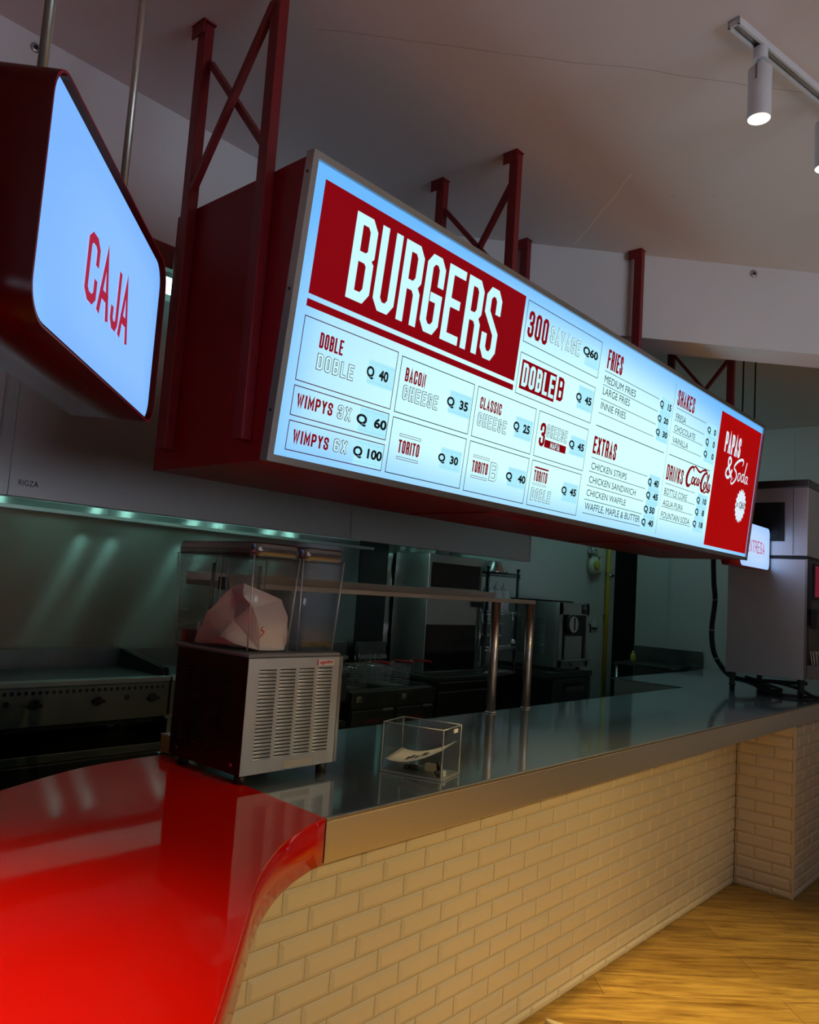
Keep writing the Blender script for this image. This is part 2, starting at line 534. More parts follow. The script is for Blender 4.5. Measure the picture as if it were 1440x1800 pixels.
# ------------------------------------------------------------------ lettering
K, Mx = 0.10, 0.27
GLYPH = {
    'O': [([(Mx, 0), (1 - Mx, 0), (1, K), (1, 1 - K), (1 - Mx, 1), (Mx, 1), (0, 1 - K), (0, K)], 1)],
    'D': [([(0, 0), (1 - Mx, 0), (1, K), (1, 1 - K), (1 - Mx, 1), (0, 1)], 1)],
    'B': [([(0, 0), (1 - Mx, 0), (1, K), (1, .52 - K * .7), (1 - Mx, .52), (1, .52 + K * .7), (1, 1 - K), (1 - Mx, 1), (0, 1)], 1), ([(0, .52), (1 - Mx, .52)], 0)],
    'U': [([(0, 1), (0, K), (Mx, 0), (1 - Mx, 0), (1, K), (1, 1)], 0)],
    'R': [([(0, 0), (0, 1), (1 - Mx, 1), (1, 1 - K), (1, .48 + K), (1 - Mx, .48), (0, .48)], 0), ([(1 - Mx, .48), (1, .48 - K), (1, 0)], 0)],
    'P': [([(0, 0), (0, 1), (1 - Mx, 1), (1, 1 - K), (1, .45 + K), (1 - Mx, .45), (0, .45)], 0)],
    'G': [([(1, .70), (1, 1 - K), (1 - Mx, 1), (Mx, 1), (0, 1 - K), (0, K), (Mx, 0), (1 - Mx, 0), (1, K), (1, .46), (.55, .46)], 0)],
    'E': [([(1, 1), (0, 1), (0, 0), (1, 0)], 0), ([(0, .52), (.8, .52)], 0)],
    'F': [([(1, 1), (0, 1), (0, 0)], 0), ([(0, .52), (.8, .52)], 0)],
    'S': [([(1, .74), (1, 1 - K), (1 - Mx, 1), (Mx, 1), (0, 1 - K), (0, .67), (1, .36), (1, K), (1 - Mx, 0), (Mx, 0), (0, K), (0, .26)], 0)],
    'C': [([(1, .70), (1, 1 - K), (1 - Mx, 1), (Mx, 1), (0, 1 - K), (0, K), (Mx, 0), (1 - Mx, 0), (1, K), (1, .30)], 0)],
    'A': [([(0, 0), (.5, 1), (1, 0)], 0), ([(.17, .30), (.83, .30)], 0)],
    'N': [([(0, 0), (0, 1), (1, 0), (1, 1)], 0)],
    'L': [([(0, 1), (0, 0), (1, 0)], 0)],
    'T': [([(0, 1), (1, 1)], 0), ([(.5, 1), (.5, 0)], 0)],
    'I': [([(.5, 0), (.5, 1)], 0)],
    'H': [([(0, 0), (0, 1)], 0), ([(1, 0), (1, 1)], 0), ([(0, .5), (1, .5)], 0)],
    'K': [([(0, 0), (0, 1)], 0), ([(1, 1), (0, .42)], 0), ([(.3, .58), (1, 0)], 0)],
    'X': [([(0, 0), (1, 1)], 0), ([(0, 1), (1, 0)], 0)],
    'Y': [([(0, 1), (.5, .5), (1, 1)], 0), ([(.5, .5), (.5, 0)], 0)],
    'V': [([(0, 1), (.5, 0), (1, 1)], 0)],
    'W': [([(0, 1), (.25, 0), (.5, .9), (.75, 0), (1, 1)], 0)],
    'M': [([(0, 0), (0, 1), (.5, .25), (1, 1), (1, 0)], 0)],
    'J': [([(1, 1), (1, K), (1 - Mx, 0), (Mx, 0), (0, K), (0, .24)], 0)],
    'Z': [([(0, 1), (1, 1), (0, 0), (1, 0)], 0)],
    '3': [([(0, .76), (0, 1 - K), (Mx, 1), (1 - Mx, 1), (1, 1 - K), (1, .62), (1 - Mx, .52), (1, .42), (1, K), (1 - Mx, 0), (Mx, 0), (0, K), (0, .24)], 0), ([(.45, .52), (1 - Mx, .52)], 0)],
    '6': [([(1, .74), (1, 1 - K), (1 - Mx, 1), (Mx, 1), (0, 1 - K), (0, K), (Mx, 0), (1 - Mx, 0), (1, K), (1, .44), (1 - Mx, .55), (0, .55)], 0)],
    '0': [([(Mx, 0), (1 - Mx, 0), (1, K), (1, 1 - K), (1 - Mx, 1), (Mx, 1), (0, 1 - K), (0, K)], 1)],
}
GW = {'I': 0.0, 'M': 1.3, 'W': 1.45, ' ': 0.55, 'T': 1.0, 'L': 0.9}


def stroke(pts, hw, closed, ext):
    """polyline -> mitred ribbon polygons in 2D"""
    P_ = [Vector((x, y)) for x, y in pts]
    n = len(P_)
    if not closed:
        d0 = (P_[0] - P_[1]).normalized(); d1 = (P_[-1] - P_[-2]).normalized()
        P_[0] = P_[0] + d0 * ext; P_[-1] = P_[-1] + d1 * ext
    L, R_ = [], []
    for i in range(n):
        if closed or 0 < i < n - 1:
            a = (P_[i] - P_[i - 1]).normalized(); b = (P_[(i + 1) % n] - P_[i]).normalized()
        elif i == 0:
            a = b = (P_[1] - P_[0]).normalized()
        else:
            a = b = (P_[-1] - P_[-2]).normalized()
        na = Vector((-a.y, a.x)); nb = Vector((-b.y, b.x))
        mm = na + nb
        if mm.length < 1e-5: mm = na.copy()
        mm.normalize()
        k = hw / max(mm.dot(na), 0.33)
        L.append(P_[i] + mm * k); R_.append(P_[i] - mm * k)
    return [(L[i], R_[i], R_[(i + 1) % n], L[(i + 1) % n]) for i in range(n if closed else n - 1)]


class Plane:
    def __init__(s, o, u, v):
        s.o, s.u, s.v = Vector(o), Vector(u).normalized(), Vector(v).normalized()
        s.n = s.u.cross(s.v)

    def at(s, a, b, h=0.0):
        return s.o + s.u * a + s.v * b + s.n * h


def letters(mb, pl, text, u0, u1, v0, v1, t, h, mi=0, inner=None, gap=0.42, inner_mi=1, wide=1.0):
    """condensed block capitals filling (u0..u1, v0..v1) on a plane; inner = line width of outlined letters"""
    tot = sum(GW.get(c, 1.0) for c in text)
    n = len(text)
    avail = (u1 - u0) - t * n
    unit = avail / (tot + gap * (n - 1))
    x = u0
    for c in text:
        wd = GW.get(c, 1.0) * unit
        for pts, cl in GLYPH.get(c, []):
            pp = [(x + t / 2 + px * wd, v0 + t / 2 + py * (v1 - v0 - t)) for px, py in pts]
            for q in stroke(pp, t / 2, cl, t / 2):
                mb.add([pl.at(a.x, a.y, h) for a in q], [(0, 1, 2, 3)], mi)
            if inner:
                ti = t - 2 * inner
                for q in stroke(pp, ti / 2, cl, ti / 2):
                    mb.add([pl.at(a.x, a.y, h + 0.0006) for a in q], [(0, 1, 2, 3)], inner_mi)
        x += wd + t + gap * unit
    return mb


_fonts = {}


def font_mesh(text, bold=0.0):
    key = (text, bold)
    if key not in _fonts:
        cu = bpy.data.curves.new('lettering_source', 'FONT')
        cu.body = text
        cu.size = 1.0
        cu.offset = bold
        cu.resolution_u = 4
        ob = bpy.data.objects.new('lettering_source', cu)
        C.objects.link(ob)
        dg = bpy.context.evaluated_depsgraph_get()
        me = ob.evaluated_get(dg).to_mesh()
        vs = [(v.co.x, v.co.y) for v in me.vertices]
        fs = [tuple(p.vertices) for p in me.polygons]
        ob.evaluated_get(dg).to_mesh_clear()
        bpy.data.objects.remove(ob)
        bpy.data.curves.remove(cu)
        _fonts[key] = (vs, fs)
    return _fonts[key]


def type_text(mb, pl, text, u0, u1, v0, v1, h, mi=0, bold=0.0):
    vs, fs = font_mesh(text, bold)
    x0, x1 = min(v[0] for v in vs), max(v[0] for v in vs)
    y0, y1 = min(v[1] for v in vs), max(v[1] for v in vs)
    mb.add([pl.at(u0 + (x - x0) / (x1 - x0) * (u1 - u0), v0 + (y - y0) / (y1 - y0) * (v1 - v0), h) for x, y in vs], fs, mi)
    return mb


def flat(mb, pl, u0, u1, v0, v1, h, mi=0):
    return mb.add([pl.at(u0, v0, h), pl.at(u1, v0, h), pl.at(u1, v1, h), pl.at(u0, v1, h)], [(0, 1, 2, 3)], mi)


def outline(mb, pl, u0, u1, v0, v1, t, h, mi=0):
    flat(mb, pl, u0, u1, v0, v0 + t, h, mi); flat(mb, pl, u0, u1, v1 - t, v1, h, mi)
    flat(mb, pl, u0, u0 + t, v0 + t, v1 - t, h, mi); flat(mb, pl, u1 - t, u1, v0 + t, v1 - t, h, mi)
    return mb


def script_stroke(mb, pl, pts, ws, h, mi=0, n=7):
    """brush stroke: smooth path, width varies along it"""
    p = smooth_path([(x, y, wd) for (x, y), wd in zip(pts, ws)], n)
    k = len(p)
    L, R_ = [], []
    for i in range(k):
        d = Vector((p[min(i + 1, k - 1)].x - p[max(i - 1, 0)].x, p[min(i + 1, k - 1)].y - p[max(i - 1, 0)].y))
        if d.length < 1e-9: d = Vector((1, 0))
        d.normalize()
        nn = Vector((-d.y, d.x)) * max(p[i].z, 0.0006) / 2
        L.append(pl.at(p[i].x + nn.x, p[i].y + nn.y, h + i * 1e-6)); R_.append(pl.at(p[i].x - nn.x, p[i].y - nn.y, h + i * 1e-6))
    mb.add(L + R_, [(i, k + i, k + i + 1, i + 1) for i in range(k - 1)], mi)
    return mb


# ------------------------------------------------------------------ the setting
CEIL = 3.3
ZT = 1.075
struct('floor', MB().box(-3.2, 9.2, -3.6, 1.70, -0.06, 0.0), M['floor'])
struct('floor_kitchen', MB().box(-3.2, 9.2, 1.70, 5.2, -0.06, -0.001), M['kfloor'])


def ceiling_mat():
    """painted ceiling with two hairline plaster seams"""
    mt = plaster('white_ceiling_with_seams', (0.74, 0.72, 0.71))
    n, l = mt.node_tree.nodes, mt.node_tree.links
    b = n['Principled BSDF']
    src = b.inputs['Base Color'].links[0].from_socket
    geo = n.new('ShaderNodeNewGeometry')
    nz = n.new('ShaderNodeTexNoise'); nz.inputs['Scale'].default_value = 3; nz.inputs['Detail'].default_value = 6
    l.new(geo.outputs['Position'], nz.inputs['Vector'])
    for (x0, y0), (x1, y1), wd, col in (((1.44, 1.80), (2.63, .678), 0.0022, (0.22, 0.2, 0.19)), ((2.738, 1.386), (3.174, 1.888), 0.004, (0.9, 0.86, 0.8))):
        d = Vector((x1 - x0, y1 - y0)).normalized(); nn = Vector((-d.y, d.x))
        vm = n.new('ShaderNodeVectorMath'); vm.operation = 'DOT_PRODUCT'
        vm.inputs[1].default_value = (nn.x, nn.y, 0)
        l.new(geo.outputs['Position'], vm.inputs[0])
        a1 = n.new('ShaderNodeMath'); a1.operation = 'SUBTRACT'; a1.inputs[1].default_value = nn.x * x0 + nn.y * y0 + 0.025
        l.new(vm.outputs['Value'], a1.inputs[0])
        a2 = n.new('ShaderNodeMath'); a2.operation = 'MULTIPLY_ADD'; a2.inputs[1].default_value = 0.06
        l.new(nz.outputs['Fac'], a2.inputs[0]); l.new(a1.outputs[0], a2.inputs[2])
        ab = n.new('ShaderNodeMath'); ab.operation = 'ABSOLUTE'; l.new(a2.outputs[0], ab.inputs[0])
        lt = n.new('ShaderNodeMath'); lt.operation = 'LESS_THAN'; lt.inputs[1].default_value = wd; l.new(ab.outputs[0], lt.inputs[0])
        va = n.new('ShaderNodeVectorMath'); va.operation = 'DOT_PRODUCT'; va.inputs[1].default_value = (d.x, d.y, 0)
        l.new(geo.outputs['Position'], va.inputs[0])
        lo = d.x * x0 + d.y * y0; hi = d.x * x1 + d.y * y1 + (1.5 if wd < .003 else 0)
        g1 = n.new('ShaderNodeMath'); g1.operation = 'GREATER_THAN'; g1.inputs[1].default_value = lo; l.new(va.outputs['Value'], g1.inputs[0])
        g2 = n.new('ShaderNodeMath'); g2.operation = 'LESS_THAN'; g2.inputs[1].default_value = hi; l.new(va.outputs['Value'], g2.inputs[0])
        m1 = n.new('ShaderNodeMath'); m1.operation = 'MULTIPLY'; l.new(g1.outputs[0], m1.inputs[0]); l.new(g2.outputs[0], m1.inputs[1])
        m2 = n.new('ShaderNodeMath'); m2.operation = 'MULTIPLY'; l.new(m1.outputs[0], m2.inputs[0]); l.new(lt.outputs[0], m2.inputs[1])
        m3 = n.new('ShaderNodeMath'); m3.operation = 'MULTIPLY'; m3.inputs[1].default_value = 0.40 if wd < .003 else 0.75; l.new(m2.outputs[0], m3.inputs[0])
        mx = n.new('ShaderNodeMix'); mx.data_type = 'RGBA'
        mx.inputs[7].default_value = (*col, 1)
        l.new(m3.outputs[0], mx.inputs[0]); l.new(src, mx.inputs[6])
        src = mx.outputs[2]
    l.new(src, b.inputs['Base Color'])
    return mt


struct('ceiling', MB().box(-3.2, 9.2, -3.6, 5.2, CEIL, CEIL + 0.1), ceiling_mat())
ADDED_WIN = ((0.1, 1.7), (1.9, 3.5))  # windows added out of view to let cool light onto the ceiling
wf = MB().box(-3.2, 9.2, -3.7, -3.6, 0, 0.8).box(-3.2, 9.2, -3.7, -3.6, 2.7, CEIL)
for a, b_ in ((-3.2, ADDED_WIN[0][0]), (ADDED_WIN[0][1], ADDED_WIN[1][0]), (ADDED_WIN[1][1], 9.2)):
    wf.box(a, b_, -3.7, -3.6, 0.8, 2.7)
struct('wall_front', wf, M['hallwall'])
for i, (a, b_) in enumerate(ADDED_WIN):
    wn = MB().box(a, b_, -3.69, -3.65, 0.8, 0.85).box(a, b_, -3.69, -3.65, 2.65, 2.7)
    for x in (a, (a + b_) / 2 - .025, b_ - .05):
        wn.box(x, x + .05, -3.69, -3.65, 0.85, 2.65)
    wo = struct('window_%d' % (i + 1), wn, M['white'])
    MB().box(a + .05, b_ - .05, -3.672, -3.668, 0.85, 2.65).build('pane', M['acrylic'], wo)
struct('wall_left', MB().box(-3.3, -3.2, -3.6, 5.2, 0, CEIL), M['hallwall'])
struct('wall_back', MB().box(-3.2, 7.6, 3.85, 3.97, 0, CEIL), M['wall'])
# right wall: paint above, block joints, a step, then the dark passage
struct('wall_right', MB().box(7.6, 7.75, 3.22, 3.605, 0, CEIL), M['wall'])
struct('wall_right_passage', MB().box(8.3, 8.4, 3.2, 5.2, 0, CEIL).box(7.5, 8.4, 5.1, 5.2, 0, CEIL).box(7.5, 7.6, 3.97, 5.1, 0, CEIL).box(7.75, 8.3, 3.2, 3.3, 0, CEIL), M['darkwall'])
blocks = MB()
zz = 0.06
while zz < CEIL:
    z2 = min(zz + 0.395, CEIL)
    yy = -3.6
    row = int(round(zz / 0.4)) % 2
    if row: yy -= 0.3
    while yy < 3.22:
        a, b_ = max(yy, -3.6), min(yy + 0.597, 3.22)
        if b_ > a: blocks.box(7.56, 7.75, a, b_, zz, z2)
        yy += 0.6
    zz += 0.398
blocks.box(7.563, 7.75, -3.6, 3.22, 0, CEIL)
struct('wall_right_blocks', blocks, M['wall'])

# beams below the ceiling
struct('trim_1', MB().box(-3.2, 2.55, 2.56, 2.76, 2.80, CEIL), M['beam'])
p0, d = Vector((2.52, 2.560, 0)), Vector((1.067, -1.015, 0)).normalized()
nn = Vector((-d.y, d.x, 0)) * 1.0
if nn.x < 0: nn = -nn
q = [p0, p0 + d * 6.4, p0 + d * 6.4 + nn * 0.205, p0 + nn * 0.205]
struct('trim_2', MB().prism([(a.x, a.y) for a in q], 2.885, CEIL), M['beam'])


# knee wall under the counter: bevelled tiles, 200 x 66 mm
def tile_face(mb, o, du, dv, nrm, width, height, u_phase, first, clip=None, row0=0):
    """running-bond bevelled tiles on a rectangle"""
    o, du, dv, nrm = Vector(o), Vector(du), Vector(dv), Vector(nrm)
    mb.add([p + nrm * .0005 for p in (o, o + du * width, o + du * width + dv * height, o + dv * height)], [(0, 1, 2, 3)], 1)
    TL, TH, g, bv, th = 0.2, 0.066, 0.0012, 0.0125, 0.0075
    z = first - TH
    r = row0
    while z < height:
        a, b_ = max(z, 0) + (g if z > 0 else 0), min(z + TH, height) - g
        ph = (u_phase + (0.1 if r % 2 else 0)) % TL
        u = ph - TL
        while u < width:
            l_, r_ = max(u, 0) + g, min(u + TL, width) - g
            if r_ - l_ > 0.004 and b_ - a > 0.004:
                bx = min(bv, (r_ - l_) * 0.4); by = min(bv, (b_ - a) * 0.4)
                P0 = [(l_, a, .001), (r_, a, .001), (r_, b_, .001), (l_, b_, .001)]
                P1 = [(l_ + bx, a + by, th), (r_ - bx, a + by, th), (r_ - bx, b_ - by, th), (l_ + bx, b_ - by, th)]
                vs = [o + du * x + dv * y + nrm * k for x, y, k in P0 + P1]
                mb.add(vs, [(4, 5, 6, 7), (0, 1, 5, 4), (1, 2, 6, 5), (2, 3, 7, 6), (3, 0, 4, 7)], 0)
            u += TL
        z += TH
        r += 1


kw = MB()
kw.box(-0.9, 7.55, 1.68, 1.80, 0, 0.974, 1)
tile_face(kw, (0.07, 1.68, 0), (1, 0, 0), (0, 0, 1), (0, -1, 0), 4.966 - 0.07, 0.974, 0.10, 0.04, row0=0)
struct('wall_counter', kw, [M['tile'], M['grout']], recalc=False)
pl_ = MB()
pl_.box(4.966, 7.55, 1.352, 1.675, 0, 0.975, 1)
tile_face(pl_, (4.966, 1.674, 0), (0, -1, 0), (0, 0, 1), (-1, 0, 0), 1.674 - 1.352, 0.97, 0.11, 0.04, row0=1)
tile_face(pl_, (4.966, 1.352, 0), (1, 0, 0), (0, 0, 1), (0, -1, 0), 2.58, 0.97, 0.16, 0.04, row0=0)
pl_.box(4.958, 4.9665, 1.3445, 1.3525, 0, 0.972, 0)
struct('wall_pillar', pl_, [M['tile'], M['grout']], recalc=False)

# ------------------------------------------------------------------ counters
t = thing('steel_worktop', 'long polished steel bar counter top with a brushed front band above cream tiles', 'counter', (1.265, 1.32, 0))
YF = 1.32
top = MB()
top.prism([(1.266, YF), (7.55, YF), (7.55, 2.62), (5.187, 2.62), (5.187, 2.10), (1.300, 2.10), (1.290, 1.70)], ZT - 0.006, ZT)
top.build('top_sheet', M['steeltop'], t)
MB().box(1.270, 5.005, YF + 0.002, YF + 0.022, ZT - 0.10, ZT - 0.0085).build('front_band', M['steelband'], t, bevel=0.0015)
MB().box(5.008, 7.55, YF + 0.002, YF + 0.022, ZT - 0.10, ZT - 0.0085).build('front_band', M['steelband'], t, bevel=0.0015)
MB().box(1.268, 7.55, YF - 0.0015, YF + 0.012, ZT - 0.0075, ZT + 0.0006).build('edge_strip', M['alu'], t, bevel=0.002)
MB().box(1.30, 7.55, YF + 0.024, 2.09, ZT - 0.0995, ZT - 0.008).build('underside_board', M['grey'], t)
MB().box(5.19, 7.55, 2.105, 2.60, 0.62, ZT - 0.008).build('side_cabinet', M['steel'], t)

RED = [(1.264, 1.320), (1.225, 1.311), (1.188, 1.297), (1.142, 1.278), (1.098, 1.255), (1.060, 1.232), (1.023, 1.206), (0.990, 1.181), (0.957, 1.154),
       (0.922, 1.122), (0.889, 1.089), (0.853, 1.051), (0.818, 1.014), (0.784, 0.979), (0.75, 0.944), (0.72, 0.913), (0.692, 0.884), (0.668, 0.86), (0.644, 0.835), (0.605, 0.796), (0.55, 0.742), (0.45, 0.66),
       (0.30, 0.57), (0.10, 0.50), (-0.20, 0.46), (-0.60, 0.50), (-0.85, 0.70), (-0.90, 1.10), (-0.80, 1.50), (-0.40, 1.72), (0.10, 1.80), (0.50, 1.835),
       (0.70, 1.872), (0.793, 1.914), (0.891, 1.962), (0.998, 2.01), (1.07, 2.032), (1.14, 2.043), (1.21, 2.050), (1.2985, 2.053), (1.2895, 1.70)]
t = thing('red_counter', 'glossy red curved cashier counter top at the left end of the steel counter', 'counter', (0.6, 1.3, 0))
r_ = MB(); r_.prism(RED, ZT - 0.002, ZT + 0.0015)
r_.build('top_panel', M['red'], t)
ed = MB()
for i in range(len(RED)):
    a, b_ = RED[i], RED[(i + 1) % len(RED)]
    if i >= 39: continue
    ed.add([(a[0], a[1], ZT - .0995), (b_[0], b_[1], ZT - .0995), (b_[0], b_[1], ZT - .002), (a[0], a[1], ZT - .002)], [(0, 1, 2, 3)], 0, True)
ed.add([(1.264, 1.32, ZT - .0995), (1.264, 1.32, ZT - .002), (1.2895, 1.70, ZT - .002), (1.2895, 1.70, ZT - .0995)], [(0, 1, 2, 3)])
ed.build('edge_band', M['red'], t, solid=0.012)
inner = [(x + (0.25 - x) * 0.03, y + (1.25 - y) * 0.03) for x, y in RED]
MB().prism(inner, ZT - 0.0995, ZT - 0.004).build('underside_board', M['grey'], t)


# ------------------------------------------------------------------ menu light box
A0, T0 = Vector((1.227, 1.60, 1.903)), Vector((1.227, 1.51, 2.712))
FP = Plane(A0, (1, 0, 0), T0 - A0)
FH = (T0 - A0).length
FW = 3.60
menu = thing('menu_board', 'long backlit BURGERS menu board hung over the counter in a dark red box', 'menu sign', (3.0, 1.85, 1.9))
box = MB()
X0, X1 = 1.231, 4.823
side = [(1.622, 1.905), (2.15, 1.905), (2.15, 2.705), (1.533, 2.705)]
vs = [(x, y, z) for x in (X0, X1) for y, z in side]
box.add(vs, [(0, 1, 2, 3), (7, 6, 5, 4), (0, 4, 5, 1), (1, 5, 6, 2), (2, 6, 7, 3), (3, 7, 4, 0)])
box.build('cabinet', M['redmetal'], menu, bevel=0.003)
MB().box(2.35, 2.75, 1.72, 2.10, 1.900, 1.906).build('access_hatch', M['redmetal'], menu, bevel=0.001)
MB().box(3.62, 4.02, 1.72, 2.10, 1.900, 1.906).build('access_hatch', M['redmetal'], menu, bevel=0.001)


def frame_bar(a, b_, c, dd, h0, h1):
    mb = MB()
    vs = [FP.at(*p, h) for h in (h0, h1) for p in (a, b_, c, dd)]
    mb.add(vs, [(3, 2, 1, 0), (4, 5, 6, 7), (0, 1, 5, 4), (1, 2, 6, 5), (2, 3, 7, 6), (3, 0, 4, 7)])
    return mb


fw = 0.019
for (a, b_, c, dd) in (((0, 0), (FW, 0), (FW - fw, fw), (fw, fw)), ((FW, 0), (FW, FH), (FW - fw, FH - fw), (FW - fw, fw)),
                       ((FW, FH), (0, FH), (fw, FH - fw), (FW - fw, FH - fw)), ((0, FH), (0, 0), (fw, fw), (fw, FH - fw))):
    frame_bar(a, b_, c, dd, -0.026, 0.004).build('frame_bar', M['alu'], menu)
# two screws on the visible left edge
for v in (0.16 * FH, 0.55 * FH, 0.93 * FH):
    MB().cyl(FP.at(-0.002, v, -0.012), FP.at(0.001, v, -0.012), 0.004, 10).build('screw', M['black'], menu)

face = MB()
flat(face, FP, 0.012, FW - 0.012, 0.012, FH - 0.012, -0.006)
fo = face.build('face_panel', M['menu_face'], menu, recalc=False)
uvl = fo.data.uv_layers.new(name='UVMap')
for lp in fo.data.loops:
    cco = fo.data.vertices[lp.vertex_index].co + origin(menu)
    rel = cco - FP.o
    uvl.data[lp.index].uv = (rel.dot(FP.u), rel.dot(FP.v))

H1, H2, H3 = -0.0052, -0.0045, -0.0035


def price(parent, text, u0, u1, v0, v1, hold=None):
    if hold is None: hold = (u0 + 0.012, u1 + 0.012, v0 - 0.020, v1 + 0.018)
    mb = MB()
    flat(mb, FP, *hold, H1, 0)
    a, b_, c, dd = hold
    for k in range(1, 4):
        x = a + (b_ - a) * k / 4
        flat(mb, FP, x - 0.0008, x + 0.0008, c + .008, dd - .008, H1 + .0004, 1)
    flat(mb, FP, a, b_, c + .007, c + .009, H1 + .0004, 1); flat(mb, FP, a, b_, dd - .009, dd - .007, H1 + .0004, 1)
    mb.build('price_strip', [M['strip'], M['stripline']], parent, recalc=False)
    mb = MB(); type_text(mb, FP, text, u0, u1, v0, v1, H3, bold=0.04)
    qx = max(v[0] for v in font_mesh('Q', 0.04)[0]); tx_ = max(v[0] for v in font_mesh(text, 0.04)[0])
    cut = u0 + (u1 - u0) * (qx + 0.01) / tx_
    for nm, left in (('currency_letter', True), ('price_digits', False)):
        pt = MB()
        for f in mb.f:
            cu_ = sum((mb.v[i] - FP.o).dot(FP.u) for i in f) / len(f)
            if (cu_ < cut) == left:
                pt.add([mb.v[i] for i in f], [tuple(range(len(f)))])
        pt.build(nm, M['vinyl_black'], parent, recalc=False)


def caps(parent, text, u0, u1, v0, v1, t, mat, gap=0.42, name='lettering', h=H2):
    mb = MB(); letters(mb, FP, text, u0, u1, v0, v1, t, h, gap=gap)
    return mb.build(name, M[mat], parent, recalc=False)


def capso(parent, text, u0, u1, v0, v1, t, line=0.0019, gap=0.42):
    mb = MB(); letters(mb, FP, text, u0, u1, v0, v1, t, H2, inner=line, gap=gap)
    return mb.build('outlined_lettering', [M['vinyl_line'], M['vinyl_white']], parent, recalc=False)


def item_box(u0, u1, v0, v1, mat='vinyl_line'):
    mb = MB(); outline(mb, FP, u0, u1, v0, v1, 0.0026, H1)
    return mb.build('item_frame', M[mat], menu, recalc=False)


# heading block
hb = MB(); flat(hb, FP, 0.058, 1.020, 0.455, 0.760, H1)
hb = hb.build('heading_block', M['vinyl_red'], menu, recalc=False)
mb = MB(); letters(mb, FP, 'BURGERS', 0.184, 0.886, 0.486, 0.727, 0.0285, H2, gap=0.26)
mb.build('heading_lettering', M['vinyl_white'], hb, recalc=False)
mb = MB(); flat(mb, FP, 0.057, 1.020, 0.421, 0.441, H1); mb.build('heading_rule', M['vinyl_red'], hb, recalc=False)

b = item_box(0.058, 0.4255, 0.223, 0.397)
caps(b, 'DOBLE', 0.120, 0.207, 0.326, 0.368, 0.0062, 'vinyl_red')
capso(b, 'DOBLE', 0.120, 0.259, 0.267, 0.312, 0.0098)
price(b, 'Q  40', 0.306, 0.396, 0.290, 0.327, (0.312, 0.421, 0.276, 0.346))
b = item_box(0.058, 0.4255, 0.130, 0.211)
caps(b, 'WIMPYS', 0.074, 0.202, 0.156, 0.191, 0.0062, 'vinyl_red')
capso(b, '3X', 0.220, 0.273, 0.154, 0.194, 0.0088)
price(b, 'Q  60', 0.294, 0.419, 0.152, 0.187, (0.306, 0.424, 0.133, 0.207))
b = item_box(0.059, 0.4255, 0.038, 0.118)
caps(b, 'WIMPYS', 0.079, 0.206, 0.061, 0.096, 0.0062, 'vinyl_red')
capso(b, '6X', 0.224, 0.276, 0.062, 0.100, 0.0088)
price(b, 'Q 100', 0.300, 0.419, 0.060, 0.094, (0.306, 0.424, 0.042, 0.114))
b = item_box(0.442, 0.806, 0.221, 0.391, 'vinyl_black')
caps(b, 'BACON', 0.467, 0.561, 0.320, 0.362, 0.0062, 'vinyl_red')
capso(b, 'CHEESE', 0.466, 0.633, 0.264, 0.310, 0.0098)
price(b, 'Q  35', 0.674, 0.784, 0.287, 0.323, (0.686, 0.801, 0.271, 0.345))
b = item_box(0.442, 0.805, 0.038, 0.207, 'vinyl_black')
caps(b, 'TORITO', 0.482, 0.579, 0.105, 0.145, 0.0062, 'vinyl_red')
for v0_ in (0.0855, 0.155):
    mb = MB(); outline(mb, FP, 0.481, 0.580, v0_, v0_ + 0.0085, 0.0016, H2); mb.build('thin_rule', M['vinyl_line'], b, recalc=False)
price(b, 'Q  30', 0.672, 0.775, 0.106, 0.138, (0.684, 0.792, 0.088, 0.158))
b = item_box(0.824, 1.187, 0.220, 0.391, 'vinyl_black')
caps(b, 'CLASSIC', 0.847, 0.972, 0.320, 0.360, 0.0062, 'vinyl_red')
capso(b, 'CHEESE', 0.845, 1.016, 0.261, 0.308, 0.0098)
price(b, 'Q  25', 1.054, 1.160, 0.283, 0.320, (1.066, 1.178, 0.264, 0.340))
b = item_box(0.824, 1.187, 0.036, 0.206, 'vinyl_black')
caps(b, 'TORITO', 0.853, 0.943, 0.105, 0.144, 0.0062, 'vinyl_red')
capso(b, 'B', 0.955, 0.999, 0.089, 0.155, 0.0125)
for v0_ in (0.0855, 0.155):
    mb = MB(); outline(mb, FP, 0.853, 0.945, v0_, v0_ + 0.0085, 0.0016, H2); mb.build('thin_rule', M['vinyl_line'], b, recalc=False)
price(b, 'Q   40', 1.053, 1.178, 0.103, 0.137, (1.066, 1.180, 0.086, 0.156))
b = item_box(1.038, 1.589, 0.604, 0.755, 'vinyl_black')
caps(b, '300', 1.055, 1.187, 0.628, 0.722, 0.0140, 'vinyl_red')
capso(b, 'SAVAGE', 1.204, 1.423, 0.648, 0.710, 0.0115)
price(b, 'Q60', 1.446, 1.565, 0.664, 0.704, (1.470, 1.582, 0.632, 0.716))
b = item_box(1.036, 1.584, 0.417, 0.566, 'vinyl_black')
mb = MB(); flat(mb, FP, 1.054, 1.289, 0.439, 0.544, H1); mb = mb.build('red_block', M['vinyl_red'], b, recalc=False)
mb = MB(); letters(mb, FP, 'DOBLE', 1.064, 1.282, 0.450, 0.534, 0.0140, H2); mb.build('white_lettering', M['vinyl_white'], b, recalc=False)
caps(b, 'B', 1.304, 1.348, 0.452, 0.542, 0.0140, 'vinyl_red')
price(b, 'Q  45', 1.443, 1.565, 0.478, 0.516, (1.458, 1.578, 0.456, 0.548))
b = item_box(1.207, 1.578, 0.220, 0.391, 'vinyl_black')
caps(b, '3', 1.229, 1.267, 0.263, 0.351, 0.0130, 'vinyl_red')
capso(b, 'CHEESE', 1.274, 1.425, 0.304, 0.353, 0.0098)
